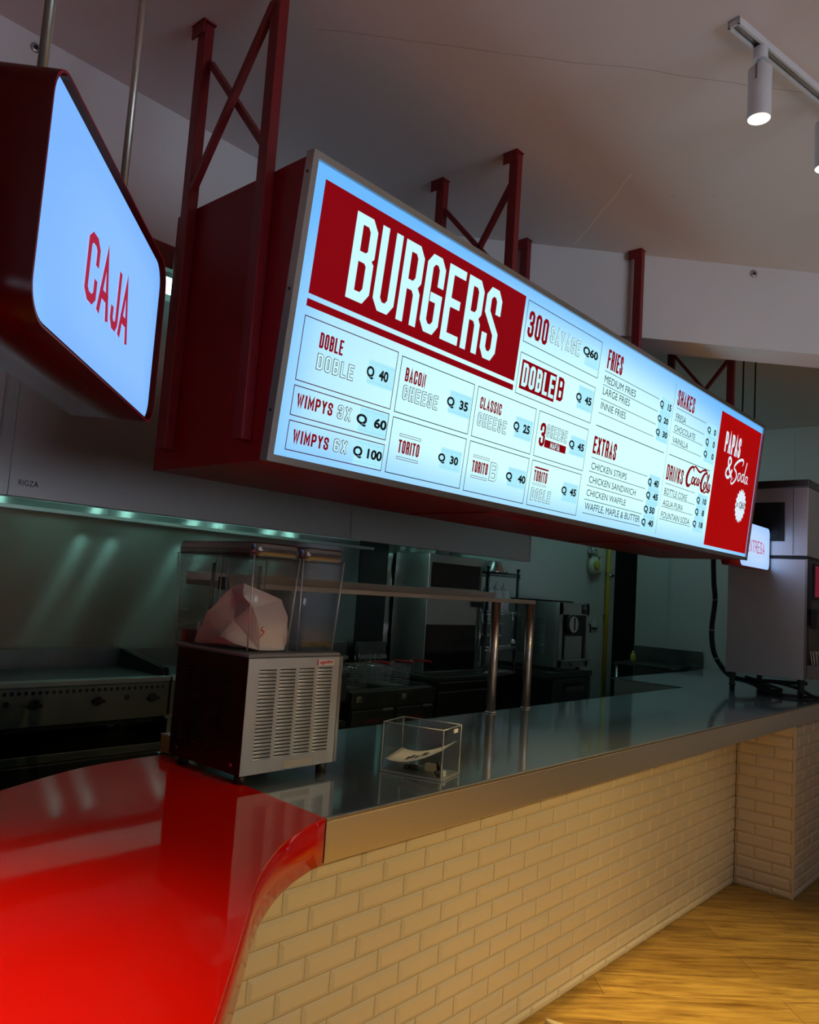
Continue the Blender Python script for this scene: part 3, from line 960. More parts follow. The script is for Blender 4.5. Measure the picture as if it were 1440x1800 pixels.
mb = MB(); flat(mb, FP, 1.270, 1.426, 0.264, 0.293, H1); mb.build('red_block', M['vinyl_red'], b, recalc=False)
mb = MB(); letters(mb, FP, 'MAFIA', 1.312, 1.379, 0.267, 0.289, 0.0036, H2); mb.build('white_lettering', M['vinyl_white'], b, recalc=False)
price(b, 'Q  45', 1.441, 1.559, 0.290, 0.325, (1.452, 1.570, 0.270, 0.345))
b = item_box(1.208, 1.574, 0.036, 0.206, 'vinyl_black')
mb = MB(); flat(mb, FP, 1.230, 1.326, 0.178, 0.1845, H2); mb.build('red_rule', M['vinyl_red'], b, recalc=False)
caps(b, 'TORITO', 1.230, 1.323, 0.130, 0.171, 0.0062, 'vinyl_red')
mb = MB(); outline(mb, FP, 1.227, 1.322, 0.116, 0.123, 0.0012, H2); mb.build('thin_rule', M['vinyl_line'], b, recalc=False)
capso(b, 'DOBLE', 1.227, 1.366, 0.057, 0.105, 0.0105)
price(b, 'Q  45', 1.435, 1.548, 0.105, 0.140, (1.446, 1.564, 0.082, 0.158))


def rules(name, rows, mat='vinyl_black'):
    mb = MB()
    for u0, u1, v, tk in rows:
        flat(mb, FP, u0, u1, v, v + tk, H1)
    return mb.build(name, M[mat], menu, recalc=False)


def items(parent, rows):
    for text, u0, u1, v0, v1 in rows:
        mb = MB(); type_text(mb, FP, text, u0, u1, v0, v1, H2, bold=0.0)
        mb.build('item_lettering', M['vinyl_black'], parent, recalc=False)


s1 = rules('fries_list_rules', [(1.640, 2.170, .650, .0024), (1.640, 2.170, .592, .0024), (1.638, 2.170, .532, .0024), (1.636, 2.163, .4735, .0024)])
caps(s1, 'FRIES', 1.649, 1.783, 0.664, 0.744, 0.0116, 'vinyl_red', name='list_heading')
items(s1, [('MEDIUM FRIES', 1.646, 1.934, .604, .634), ('LARGE FRIES', 1.646, 1.890, .554, .584), ('INNIE FRIES', 1.646, 1.870, .493, .523)])
for tx, u0, u1, v0, v1 in (('Q   15', 2.181, 2.305, .613, .652), ('Q  20', 2.176, 2.293, .548, .582), ('Q  30', 2.177, 2.303, .484, .518)):
    price(s1, tx, u0, u1, v0, v1)
s2 = rules('extras_list_rules', [(1.631, 2.297, .4195, .0034), (1.631, 2.160, .286, .0024), (1.627, 2.158, .228, .0024), (1.625, 2.155, .1695, .0024), (1.622, 2.157, .111, .0024), (1.622, 2.155, .0545, .0024)])
caps(s2, 'EXTRAS', 1.632, 1.834, 0.305, 0.377, 0.0116, 'vinyl_red', name='list_heading')
items(s2, [('CHICKEN STRIPS', 1.640, 1.958, .240, .268), ('CHICKEN SANDWICH', 1.637, 2.065, .183, .211), ('CHICKEN WAFFLE', 1.633, 1.984, .128, .155), ('WAFFLE, MAPLE & BUTTER', 1.633, 2.144, .066, .100)])
for tx, u0, u1, v0, v1 in (('Q  40', 2.170, 2.285, .245, .284), ('Q  45', 2.170, 2.296, .185, .221), ('Q 50', 2.166, 2.281, .119, .155), ('Q  40', 2.162, 2.286, .058, .094)):
    price(s2, tx, u0, u1, v0, v1)
s3 = rules('shakes_list_rules', [(2.327, 2.329, .036, .724), (2.366, 2.740, .653, .0024), (2.360, 2.736, .5935, .0024), (2.360, 2.737, .535, .0024), (2.360, 2.733, .477, .0024)])
caps(s3, 'SHAKES', 2.363, 2.570, 0.667, 0.743, 0.0116, 'vinyl_red', name='list_heading')
items(s3, [('FRESA', 2.372, 2.491, .599, .629), ('CHOCOLATE', 2.371, 2.626, .543, .573), ('VAINILLA', 2.368, 2.555, .485, .515)])
for tx, u0, u1, v0, v1 in (('Q   0', 2.765, 2.883, .608, .645), ('Q    0', 2.761, 2.888, .542, .583), ('Q    0', 2.758, 2.895, .481, .518)):
    price(s3, tx, u0, u1, v0, v1)
s4 = rules('drinks_list_rules', [(2.356, 2.877, .424, .0034), (2.358, 2.722, .285, .0024), (2.353, 2.741, .227, .0024), (2.350, 2.730, .1715, .0024), (2.348, 2.722, .111, .0024)])
caps(s4, 'DRINKS', 2.355, 2.552, 0.304, 0.378, 0.0116, 'vinyl_red', name='list_heading')
items(s4, [('BOTTLE COKE', 2.360, 2.631, .233, .264), ('AGUA PURA', 2.360, 2.598, .178, .207), ('FOUNTAIN SODA', 2.360, 2.704, .119, .149)])
for tx, u0, u1, v0, v1 in (('Q  10', 2.751, 2.883, .236, .274), ('Q   8', 2.752, 2.873, .175, .213), ('Q  18', 2.743, 2.877, .112, .149)):
    price(s4, tx, u0, u1, v0, v1)

# flowing red script logo beside DRINKS: two big C letters, "oca" and "ola", with a tail
lg = MB()


def S(pts, ws, mb=lg, ox=2.585, oy=0.305, sx=0.33, sy=0.110, h=H2):
    script_stroke(mb, FP, [(ox + x * sx, oy + y * sy) for x, y in pts], [w_ * sy * 1.45 for w_ in ws], h)


S([(.245, .74), (.255, .88), (.20, .97), (.10, .80), (.03, .45), (.05, .14), (.13, .06), (.22, .22)], [.03, .08, .07, .12, .16, .14, .10, .03])
S([(.30, .52), (.25, .50), (.225, .32), (.26, .20), (.305, .30), (.31, .46), (.27, .52), (.33, .44)], [.03, .07, .10, .07, .09, .07, .03, .03])
S([(.405, .50), (.37, .52), (.335, .34), (.36, .20), (.42, .30)], [.07, .06, .10, .08, .03])
S([(.50, .50), (.46, .53), (.43, .34), (.45, .21), (.50, .34), (.515, .52), (.50, .26), (.54, .24)], [.04, .06, .10, .07, .05, .08, .09, .03])
S([(.535, .36), (.575, .37)], [.06, .06])
S([(.79, .66), (.81, .82), (.75, .93), (.655, .74), (.60, .42), (.62, .12), (.70, .04), (.775, .18)], [.03, .08, .07, .12, .16, .14, .10, .03])
S([(.78, .48), (.735, .46), (.715, .28), (.745, .16), (.785, .28), (.785, .42), (.76, .48)], [.03, .07, .10, .07, .08, .07, .03])
S([(.815, .26), (.86, .62), (.885, .86), (.865, .90), (.84, .60), (.835, .26), (.86, .18), (.885, .28)], [.02, .05, .06, .05, .09, .10, .06, .02])
S([(.955, .42), (.92, .46), (.895, .28), (.915, .14), (.955, .28), (.968, .46), (.955, .18), (.995, .20)], [.04, .06, .09, .07, .05, .07, .09, .02])
S([(.20, .92), (.30, 1.02), (.42, .90), (.52, .86), (.60, .98), (.72, 1.04), (.80, .95)], [.02, .06, .08, .07, .07, .07, .02])
S([(.68, .08), (.76, -.02), (.84, .08), (.93, .06), (1.0, .20)], [.02, .05, .06, .05, .02])
lg.build('script_logo', M['vinyl_red'], s4, recalc=False)

# right-hand offer panel
mb = MB(); mb.add([FP.at(2.942, .762, H1), FP.at(2.924, .038, H1), FP.at(3.566, .038, H1), FP.at(3.584, .762, H1)], [(0, 1, 2, 3)])
mb = MB(); flat(mb, FP, 2.930, 3.575, .038, .762, H1)
op = mb.build('offer_panel', M['vinyl_red_bright'], menu, recalc=False)
caps(op, 'PAPAS', 3.030, 3.270, 0.559, 0.671, 0.0170, 'vinyl_whiter', name='white_lettering')
mb = MB()


def S2(pts, ws, h=H2):
    script_stroke(mb, FP, pts, ws, h)


S2([(3.190, .437), (3.150, .470), (3.118, .508), (3.120, .535), (3.142, .540), (3.156, .520), (3.140, .497), (3.105, .470), (3.100, .445), (3.128, .430), (3.160, .442), (3.186, .482)], [.017] * 12)
mb.build('ampersand', M['vinyl_whiter'], op, recalc=False)
mb = MB()
S2([(3.335, .525), (3.345, .548), (3.325, .560), (3.270, .545), (3.222, .515), (3.215, .495), (3.250, .478), (3.262, .450), (3.235, .420), (3.200, .405), (3.188, .420), (3.215, .440)], [.004, .010, .014, .016, .015, .012, .013, .014, .013, .010, .006, .003])
S2([(3.312, .480), (3.292, .475), (3.286, .448), (3.305, .435), (3.322, .455), (3.318, .478), (3.300, .480)], [.006, .009, .010, .008, .009, .008, .004])
S2([(3.380, .478), (3.355, .480), (3.340, .452), (3.355, .438), (3.375, .455), (3.388, .500), (3.404, .556)], [.007, .009, .010, .008, .006, .009, .011])
S2([(3.404, .556), (3.384, .480), (3.380, .444), (3.395, .440)], [.010, .010, .009, .004])
S2([(3.436, .474), (3.416, .476), (3.402, .450), (3.414, .436), (3.434, .455), (3.442, .478), (3.436, .442), (3.458, .440)], [.007, .008, .010, .008, .006, .009, .009, .003])
mb.build('script_lettering', M['vinyl_whiter'], op, recalc=False)
mb = MB()
cx, cy = 3.388, 0.302
pts = [FP.at(cx, cy, H2)]
NB = 72
for i in range(NB):
    a = 2 * PI * i / NB
    rr = 0.091 + 0.008 * math.cos(18 * a)
    pts.append(FP.at(cx + rr * 0.86 * math.cos(a), cy + rr * math.sin(a), H2))
mb.add(pts, [(0, i + 1, (i + 1) % NB + 1) for i in range(NB)])
mb.build('price_burst', M['vinyl_whiter'], op, recalc=False)
mb = MB(); type_text(mb, FP, 'x Q60', 3.318, 3.456, .284, .326, H3, bold=0.01)
flat(mb, FP, 3.405, 3.408, .275, .335, H3)
mb.build('price_lettering', M['vinyl_black'], op, recalc=False)


# ------------------------------------------------------------------ hangers, hanging signs, track lights
def hanger(label, X, yf, yb, xb, zfoot, braces):
    t = thing('hanger_frame', label, 'sign hanger', (X, yf, CEIL), None)
    for y, x in ((yf, X), (yb, xb)):
        MB().box(x - .016, x + .016, y - .020, y + .020, zfoot, CEIL - 0.012).build('post', M['redpost'], t, bevel=0.002)
        br = MB()
        br.box(x - .024, x + .022, y - .020, y + .048, CEIL - 0.005, CEIL)
        br.box(x - .022, x - .017, y - .018, y + .046, CEIL - 0.045, CEIL)
        br.build('ceiling_bracket', M['redpost'], t)
        MB().cyl((x, y + .034, CEIL - .022), (x, y + .034, CEIL), 0.007, 8).build('bolt', M['pipe'], t)
    for (ya, za), (yc, zc), off in braces:
        MB().bar((X + off, ya, za), (X + off, yc, zc), 0.018, 0.020, up=(1, 0, 0)).build('brace', M['redpost'], t)
    return t


ZF = 2.708
hanger('red steel hanger frame with crossed braces at the near left end of the menu board', 1.214, 1.690, 2.06, 1.214, 1.96,
       [((1.70, 3.19), (2.03, 2.745), -0.012), ((2.035, 3.165), (1.70, 2.765), 0.012)])
hanger('red steel hanger frame above the BURGERS heading, braces meeting in a V', 2.355, 1.675, 2.04, 2.355, ZF,
       [((1.69, 3.175), (1.860, 2.905), 0), ((2.02, 3.165), (1.785, 2.905), 0), ((1.86, 2.905), (1.86, 2.710), 0)])
hanger('red steel hanger frame whose posts meet the slanted concrete beam', 3.40, 1.660, 2.055, 3.01, ZF, [])
hanger('red steel hanger frame beyond the slanted beam, above SHAKES', 4.66, 1.66, 2.05, 4.70, ZF,
       [((2.035, 3.20), (1.81, 2.92), 0), ((1.675, 3.10), (1.82, 2.92), 0), ((1.815, 2.92), (1.815, 2.710), 0)])
# cashier sign: a rounded box on two poles
U = Vector((0.67676, 0.736203, 0)); N_ = Vector((0.736203, -0.67676, 0))
CB = Vector((0.9438, 1.6711, 1.94))
SO = CB - U * 0.775
SP = Plane(SO, U, (0, 0, 1))
SW, SH = 0.775, 0.385
t = thing('cashier_sign', 'lit blue-white CAJA sign box hung on two poles over the red counter', 'hanging sign', tuple(SO + U * SW / 2))
out = [(x + SW / 2, y + SH / 2) for x, y in rrect(SW, SH, 0.058, 8)]
TH = 0.165
sh = MB()
FR = -0.013
lo = [[SP.at(a, b_, h) for a, b_ in out] for h in (0, -TH)]
sh.ring(lo, cap=(False, True), smooth=True)
sh.build('shell', P('deep_red_gloss_paint', (0.06, 0.0005, 0.001), 0.25, spec=0.15), t, solid=0.006)
rim = MB()
o2 = [(SW / 2 + (x - SW / 2) * 0.992, SH / 2 + (y - SH / 2) * 0.984) for x, y in out]
rim.ring([[SP.at(a, b_, 0.0005) for a, b_ in out], [SP.at(a, b_, 0.0005) for a, b_ in o2], [SP.at(a, b_, FR - .001) for a, b_ in o2]], cap=(False, False), smooth=False)
rim.build('rim', P('crimson_rim_paint', (0.40, 0.006, 0.03), 0.35), t)
fc = MB(); fc.add([SP.at(a, b_, FR) for a, b_ in o2], [tuple(range(len(o2)))])
fo = fc.build('face_panel', M['caja_face'], t, recalc=False)
uvl = fo.data.uv_layers.new(name='UVMap')
for lp in fo.data.loops:
    rel = fo.data.vertices[lp.vertex_index].co + origin(t) - SP.o
    uvl.data[lp.index].uv = (rel.dot(SP.u), rel.dot(SP.v))
for ch, u0, u1 in (('C', .248, .313), ('A', .323, .393), ('J', .406, .458), ('A', .464, .534)):
    mb = MB(); letters(mb, SP, ch, u0, u1, 0.119, 0.240, 0.0172, FR + 0.0015)
    mb.build('letter', M['caja_ink'], t, recalc=False)
for s_, px in ((0.20, 0), (0.63, 1)):
    c = SO + U * (0.315 - 0.09 if px == 0 else 0.67) - N_ * 0.08
    c = Vector((0.462, 1.266, 0)) if px == 0 else Vector((0.788, 1.620, 0))
    MB().cyl((c.x, c.y, 2.322), (c.x, c.y, CEIL), 0.0085, 14).build('pole', M['pipe'], t)

# pick-up sign at the far end
EP = Plane((4.836, 1.64, 1.878), (1, 0, 0), (0, 0, 1))
EW, EH = 0.546, 0.268
t = thing('pickup_sign', 'small lit white ENTREGA sign box hung at the far end of the menu board', 'hanging sign', (5.1, 1.7, 1.878))
out = [(x + EW / 2, y + EH / 2) for x, y in rrect(EW, EH, 0.040, 6)]
sh = MB(); sh.ring([[EP.at(a, b_, h) for a, b_ in out] for h in (0, -0.115)], cap=(False, True), smooth=True)
sh.build('shell', M['redplastic'], t, solid=0.005)
fc = MB(); fc.add([EP.at(a, b_, 0.0005) for a, b_ in out], [tuple(range(len(out)))])
fo = fc.build('face_panel', M['entrega_face'], t, recalc=False)
uvl = fo.data.uv_layers.new(name='UVMap')
for lp in fo.data.loops:
    rel = fo.data.vertices[lp.vertex_index].co + origin(t) - EP.o
    uvl.data[lp.index].uv = (rel.dot(EP.u), rel.dot(EP.v))
uu = 0.115
for ch in 'ENTREGA':
    mb = MB(); letters(mb, EP, ch, uu, uu + 0.036, 0.092, 0.168, 0.0078, 0.002)
    mb.build('letter', M['entrega_ink'], t, recalc=False)
    uu += 0.0485
for x in (4.99, 5.215):
    MB().cyl((x, 1.70, 2.14), (x, 1.70, CEIL), 0.005, 8).build('pole', M['blackmetal'], t)

# track and its spots
TD = Vector((0.977, -0.2135, 0)).normalized()
TS = Vector((2.134, 0.78, CEIL))
TN = Vector((-TD.y, TD.x, 0))


def track(label, start, d, length):
    n2 = Vector((-d.y, d.x, 0))
    t = thing('track_rail', label, 'light track', tuple(start))
    mb = MB()
    o = start - Vector((0, 0, 0.022))
    for a, b_ in ((-.018, -.011), (.011, .018)):
        mb.obox(o + n2 * a, d * length, n2 * (b_ - a), Vector((0, 0, 0.022)))
    mb.obox(start - n2 * .011 - Vector((0, 0, .006)), d * length, n2 * .022, Vector((0, 0, .006)))
    mb.build('channel', M['white'], t)
    mb = MB(); mb.obox(o - n2 * .018, d * 0.006, n2 * .036, Vector((0, 0, .022))); mb.build('end_cap', M['white'], t)
    mb = MB(); mb.obox(start - n2 * .010 - Vector((0, 0, .010)) + d * .01, d * (length - .02), n2 * .020, Vector((0, 0, .003))); mb.build('conductor', M['pipe'], t)
    return t


def spot(label, p, power, aim=None, size=62, blend=0.7, soft=0.03):
    x, y = p
    t = thing('track_spotlight', label, 'spotlight', (x, y, CEIL - 0.022))
    MB().cyl((x, y, CEIL - .060), (x, y, CEIL - .021), 0.021, 20).build('adapter', M['white'], t, bevel=0.002)
    MB().cyl((x, y, CEIL - .096), (x, y, CEIL - .058), 0.012, 14).build('swivel', M['white'], t)
    MB().lathe((x, y, CEIL - .245), [(.0315, 0), (.0335, .002), (.0335, .155), (.031, .158)], 28, cap=(False, True)).build('body', M['white'], t)
    MB().box(x - .0345, x - .0325, y - .003, y + .003, CEIL - .135, CEIL - .088).build('slot', M['grey'], t)
    MB().cyl((x, y, CEIL - .2435), (x, y, CEIL - .2405), 0.0312, 24).build('lens', M['lens'], t)
    ld = bpy.data.lights.new('spot_beam', 'SPOT')
    ld.energy = power
    ld.color = WARM
    ld.spot_size = math.radians(size)
    ld.spot_blend = blend
    ld.shadow_soft_size = soft
    lo_ = bpy.data.objects.new('spot_beam', ld)
    C.objects.link(lo_)
    lo_.parent = t
    lo_.location = (0, 0, -.245 + .022 - .012)
    a = Vector(aim) if aim else Vector((x, y, 0))
    dirv = (a - Vector((x, y, CEIL - .25)))
    lo_.rotation_euler = dirv.to_track_quat('-Z', 'Y').to_euler()
    return t


track('white ceiling light track with its square end near the top of the picture', TS, TD, 3.2)
lbl = ['white cylinder spotlight hanging from the near end of the ceiling track', 'white cylinder spotlight next along the ceiling track, cut by the picture edge',
       'white cylinder spotlight on the middle of the ceiling track', 'white cylinder spotlight near the far end of the ceiling track']
for i, dd in enumerate((0.145, 0.545, 1.35)):
    c = TS + TD * dd
    spot(lbl[i], (c.x, c.y), SPOT_W * 1.25)
# short track added out of view to light the red counter
track('short white ceiling light track over the cashier end of the red counter', Vector((-0.9, 0.55, CEIL)), Vector((1, 0, 0)), 1.2)
spot('white cylinder spotlight on the short track, aimed at the red counter', (-0.30, 0.55), SPOT_W * 2.1, (0.06, 1.0, 1.0), size=46, blend=1.0, soft=0.12)
# second track added behind the photographer to light the tiles
TS2 = Vector((-0.6, -2.9, CEIL))
track('white ceiling light track deep in the customer area, facing the tiled counter', TS2, Vector((1, 0, 0)), 6.2)
for x, aim, lab in ((1.2, (1.15, 1.6, 0.35), 'white cylinder spotlight on the rear track aimed at the tiles under the red counter'),
                    (2.2, (2.3, 1.6, 0.35), 'white cylinder spotlight on the rear track aimed at the near tiles'),
                    (3.4, (3.45, 1.6, 0.35), 'white cylinder spotlight on the rear track aimed at the middle tiles')):
    spot(lab, (x, -2.9), SPOT_W * 1.55, aim, size=37, blend=0.9)

TS3 = Vector((2.4, -1.1, CEIL))  # middle track added out of view to light the floor
track('white ceiling light track between the rear track and the counter', TS3, Vector((1, 0, 0)), 3.4)
for x, lab in ((3.0, 'white cylinder spotlight at the near end of the middle track, lighting the floor'), (4.2, 'white cylinder spotlight halfway along the middle track, lighting the floor')):
    spot(lab, (x, -1.1), SPOT_W, size=70)

# ------------------------------------------------------------------ things on the counter
# drink dispenser
DX0, DX1, DY0, DY1, DZ0, DZ1 = 1.260, 1.592, 1.642, 1.965, 1.102, 1.396
t = thing('drink_dispenser', 'steel louvred drink dispenser with two clear bowls at the joint of red and steel counters', 'drink dispenser', (1.43, 1.80, ZT))
MB().box(DX0 + .0015, DX1 - .0015, DY0 + .0015, DY1, DZ0, DZ1 - .0005).build('body', M['steel'], t, bevel=0.003)
side_steel = P('red_lacquered_side', (0.035, 0.0015, 0.003), 0.30, metal=0.3, spec=0.4)  # dark red reflection on the steel side put into its colour


def louvre_panel(name, o, du, dv, nrm, W_, H_, cols, v0, v1, pitch, mat, parent, row_h=0.0046, dep=0.0036):
    o, du, dv, nrm = Vector(o), Vector(du), Vector(dv), Vector(nrm)
    mb = MB()
    mb.obox(o, du * W_, dv * H_, nrm * 0.0016)
    for a, b_ in cols:
        v = v0
        while v < v1:
            # dark slot, then a rounded lip below it
            base = nrm * 0.0018
            sl = [o + du * x + dv * y + base for x, y in ((a, v + row_h), (b_, v + row_h), (b_ - .002, v + row_h + .0030), (a + .004, v + row_h + .0030))]
            mb.add(sl, [(0, 1, 2, 3)], 1)
            prof = [(0, 0), (0.25 * row_h, .45 * dep), (.6 * row_h, .85 * dep), (.9 * row_h, dep), (1.02 * row_h, .75 * dep), (1.0 * row_h, 0)]
            rows = []
            for x, sc in ((a, .25), (a + .004, 1), (b_ - .004, 1), (b_, .25)):
                rows.append([o + du * x + dv * (v + py) + nrm * (0.0016 + pz * sc) for py, pz in prof])
            k = len(prof)
            vs = [p for r in rows for p in r]
            fs = [(r * k + j, r * k + j + 1, (r + 1) * k + j + 1, (r + 1) * k + j) for r in range(3) for j in range(k - 1)]
            mb.add(vs, fs, 0, True)
            v += pitch
    return mb.build(name, [mat, M['black']], parent, recalc=False)


pf = louvre_panel('louvred_front_panel', (DX0, DY0, DZ0), (1, 0, 0), (0, 0, 1), (0, -1, 0), DX1 - DX0 - .012, DZ1 - DZ0,
                  [(.035, .094), (.103, .160), (.169, .227), (.237, .294)], .034, .262, .0093, brushed('dispenser_steel', (0.72, 0.72, 0.72), 0.40, streak=(1, 1, 50)), t)
MB().box(DX1 - .010, DX1 + .001, DY0 - .0015, DY0 + .01, DZ0, DZ1).build('corner_strip', M['steel'], t)
louvre_panel('louvred_side_panel', (DX0 + .0005, DY1, DZ0), (0, -1, 0), (0, 0, 1), (-1, 0, 0), DY1 - DY0, DZ1 - DZ0,
             [(.036, .088), (.098, .152), (.162, .216), (.226, .282)], .050, .250, .0093, side_steel, t)
for y in (1.68, 1.93):
    MB().cyl((DX0 - .002, y, DZ0 + .022), (DX0 + .001, y, DZ0 + .022), .005, 12).build('screw', M['chrome'], t)
for x in (1.285, 1.565):
    for y in (1.67, 1.93):
        MB().lathe((x, y, ZT), [(.016, 0), (.014, .027)], 12).build('foot', M['black'], t)
badge = MB().box(1.495, 1.555, DY0 - .0032, DY0 - .001, 1.373, 1.389).build('badge', M['paper'], t)
DPn = Plane((0, DY0 - .0034, 0), (1, 0, 0), (0, 0, 1))
mb = MB(); type_text(mb, DPn, 'ugolini', 1.502, 1.551, 1.3745, 1.3875, 0.0003, bold=0.03)
flat(mb, DPn, 1.495, 1.4975, 1.373, 1.389, 0.0003)
mb.build('badge_lettering', M['redink'], badge, recalc=False)
MB().box(1.40, 1.50, DY0 - .0022, DY0 - .0015, 1.108, 1.124).build('worn_sticker', P('worn_clear_tape', (0.42, 0.40, 0.36), 0.5), t)
MB().box(DX0 + .004, DX1 - .004, DY0 + .006, DY1 + .03, DZ1, DZ1 + .010).build('bowl_tray', M['grey'], t, bevel=0.003)


def bowl(x0, x1):
    cx = (x0 + x1) / 2
    y0, y1 = 1.664, 2.035
    cy = (y0 + y1) / 2
    W_, D_ = x1 - x0, y1 - y0
    lo = []
    for z, s_, r in ((1.406, .84, .018), (1.415, .90, .020), (1.55, .95, .022), (1.668, .985, .024)):
        lo.append([(cx + a * 1.0, cy + b_, z) for a, b_ in rrect(W_ * s_, D_ * (0.93 + 0.07 * (s_ - .84) / .15), r, 5)])
    bw = MB().ring(lo, cap=(True, False)).build('bowl', M['clear'], t, solid=0.003)
    lo = []
    for z, s_, r in ((1.660, 1.0, .026), (1.682, 1.0, .026), (1.692, .975, .026), (1.698, .92, .022)):
        lo.append([(cx + a, cy + b_, z) for a, b_ in rrect(W_ * s_, D_ * (1 - (1 - s_) * .45), r, 5)])
    MB().ring(lo, cap=(False, True)).build('lid', M['lidclear'], t, solid=0.003)
    for sx in (-1, 1):
        for sy in (-1, 1):
            a = Vector((cx + sx * W_ * .405, cy + sy * D_ * .452, 1.408)); b_ = Vector((cx + sx * W_ * .478, cy + sy * D_ * .486, 1.664))
            MB().cyl(a, b_, .0022, 8).build('corner_rib', M['edge'], t)
    if x0 > 1.4:
        MB().cyl((cx, cy + .03, 1.410), (cx, cy + .03, 1.432), .055, 24).build('cooling_plate', M['steel'], t, bevel=.004)
    MB().cyl((cx, y1 - .075, 1.412), (cx, y1 - .075, 1.640), .006, 10).build('level_tube', M['tub'], t)
    # level marks along the far edge
    mk = MB()
    for i in range(6):
        z = 1.47 + i * .03
        mk.box(x0 + .004, x0 + .0046, y1 - .075, y1 - (.055 if i % 2 else .045), z, z + .0015)
    mk.build('level_marks', M['paper'], t)
    # tap at the kitchen side
    MB().cyl((cx, y1 - .035, 1.395), (cx, y1 - .035, 1.463), .011, 14).build('tap', M['chrome'], t)
    MB().box(cx - .024, cx + .024, y1 + .004, y1 + .030, 1.398, 1.440).build('tap_lever', M['redplastic'], t, bevel=.006)


bowl(1.267, 1.431)
bowl(1.436, 1.600)

# drip tray standing behind
t = thing('drip_tray', 'tan drip tray with a wire grille behind the drink dispenser', 'drip tray', (1.38, 2.07, ZT))
MB().box(1.312, 1.50, 2.035, 2.098, ZT + .0015, ZT + .050).build('tub', M['cardboard'], t, bevel=.003)
g = MB()
for i in range(7):
    y = 2.040 + i * .009
    g.cyl((1.312, y, ZT + .053), (1.50, y, ZT + .053), .0014, 6)
g.cyl((1.313, 2.036, ZT + .053), (1.313, 2.097, ZT + .053), .0018, 6)
g.build('grille', M['chrome'], t)

# folded white paper bag inside the left bowl
t = thing('paper_bag', 'crumpled white paper bag with a red mark inside the dispenser bowl', 'paper bag', (1.35, 1.84, 1.41))
bag = MB()
V_ = [(1.278, 1.800, 1.439), (1.319, 1.800, 1.483), (1.337, 1.820, 1.528), (1.332, 1.840, 1.572), (1.329, 1.740, 1.529), (1.346, 1.715, 1.470),
      (1.405, 1.694, 1.454), (1.419, 1.682, 1.442), (1.412, 1.690, 1.412), (1.336, 1.700, 1.411), (1.284, 1.740, 1.425),
      (1.326, 1.780, 1.551), (1.344, 1.800, 1.586), (1.424, 1.730, 1.546), (1.418, 1.690, 1.500),
      (1.285, 1.930, 1.412), (1.410, 1.930, 1.412), (1.300, 1.900, 1.500), (1.405, 1.880, 1.520), (1.352, 1.768, 1.520)]
F_ = [(0, 10, 9, 1), (1, 9, 5, 4), (1, 4, 2), (2, 4, 3), (9, 8, 6, 5), (8, 7, 6), (4, 5, 19), (5, 6, 14, 19), (6, 7, 14), (19, 14, 13), (19, 13, 12, 11), (4, 19, 11),
      (0, 1, 17, 15), (1, 2, 17), (2, 3, 17), (13, 14, 18), (14, 7, 16, 18), (7, 8, 16), (12, 13, 18), (17, 3, 12, 18), (3, 4, 11, 12), (15, 17, 18, 16), (10, 0, 15), (9, 10, 15), (8, 9, 15, 16)]
bag.add(V_, F_)
bo = bag.build('sheet', M['paperpink'], t)
md = bo.modifiers.new('sub', 'SUBSURF'); md.subdivision_type = 'SIMPLE'; md.levels = 3; md.render_levels = 3
tx = bpy.data.textures.new('crease', 'VORONOI'); tx.noise_scale = 0.05
md = bo.modifiers.new('crease', 'DISPLACE'); md.texture = tx; md.strength = 0.006; md.mid_level = 0.4
BP = Plane((1.340, 1.704, 1.455), (1, -0.3, 0), (0, 0, 1))
mb = MB(); script_stroke(mb, BP, [(0, .020), (-.004, .010), (.004, .006), (-.002, -.004), (-.010, -.012)], [.002, .004, .004, .003, .002], 0.012)
mb.build('red_mark', M['redink'], t, recalc=False)

# clear acrylic box with slips and small black things
a0, a1, a2 = Vector((1.705, 1.568, ZT)), Vector((1.756, 1.386, ZT)), Vector((1.879, 1.430, ZT))
ex, ey = a1 - a0, a2 - a1
ey = ey - ex * (ey.dot(ex) / ex.dot(ex))
t = thing('acrylic_box', 'clear open acrylic box holding paper slips on the steel counter', 'acrylic box', tuple(a0))
HB = 0.140
th = 0.004
eu, ev = ex.normalized(), ey.normalized()
for nm, o, aa, bb in (('long_wall', a0, ex, ev * th), ('long_wall', a0 + ey - ev * th, ex, ev * th), ('short_wall', a0, ey, eu * th), ('short_wall', a1 - eu * th, ey, eu * th)):
    MB().obox(o + Vector((0, 0, .0015)), aa, bb, Vector((0, 0, HB))).build(nm, M['acrylic'], t)
MB().obox(a0 + Vector((0, 0, .0012)) - eu * .002 - ev * .002, ex + eu * .004, ey + ev * .004, Vector((0, 0, .005))).build('base', M['edge'], t)
for o in (a0, a1, a0 + ey, a1 + ey):
    MB().cyl(o + Vector((0, 0, .004)), o + Vector((0, 0, HB)), .0018, 6).build('corner_edge', M['edge'], t)
for p, q_ in ((a0, a1), (a1, a1 + ey), (a1 + ey, a0 + ey), (a0 + ey, a0)):
    MB().cyl(p + Vector((0, 0, HB)), q_ + Vector((0, 0, HB)), .0015, 6).build('rim_edge', M['edge'], t)
mb = MB()
mb.obox(a1 + ey * .52 + eu * .001 + Vector((0, 0, HB - .016)), ey * .22, eu * .003, Vector((0, 0, .010)))
mb.build('sticky_tab', M['paper'], t)
mb = MB()
for k in range(13):
    s_ = k / 12
mb = MB()
loops = []
for k in range(13):
    s_ = k / 12
    zc = .020 + .062 * s_ ** 1.7 + (.016 * (1 - s_) ** 3)
    c0 = a0 + ex * (.03 + .93 * s_)
    loops.append((c0 + ey * .06 + Vector((0, 0, zc)), c0 + ey * .92 + Vector((0, 0, zc + .012 * s_ + .014 * (1 - s_)))))
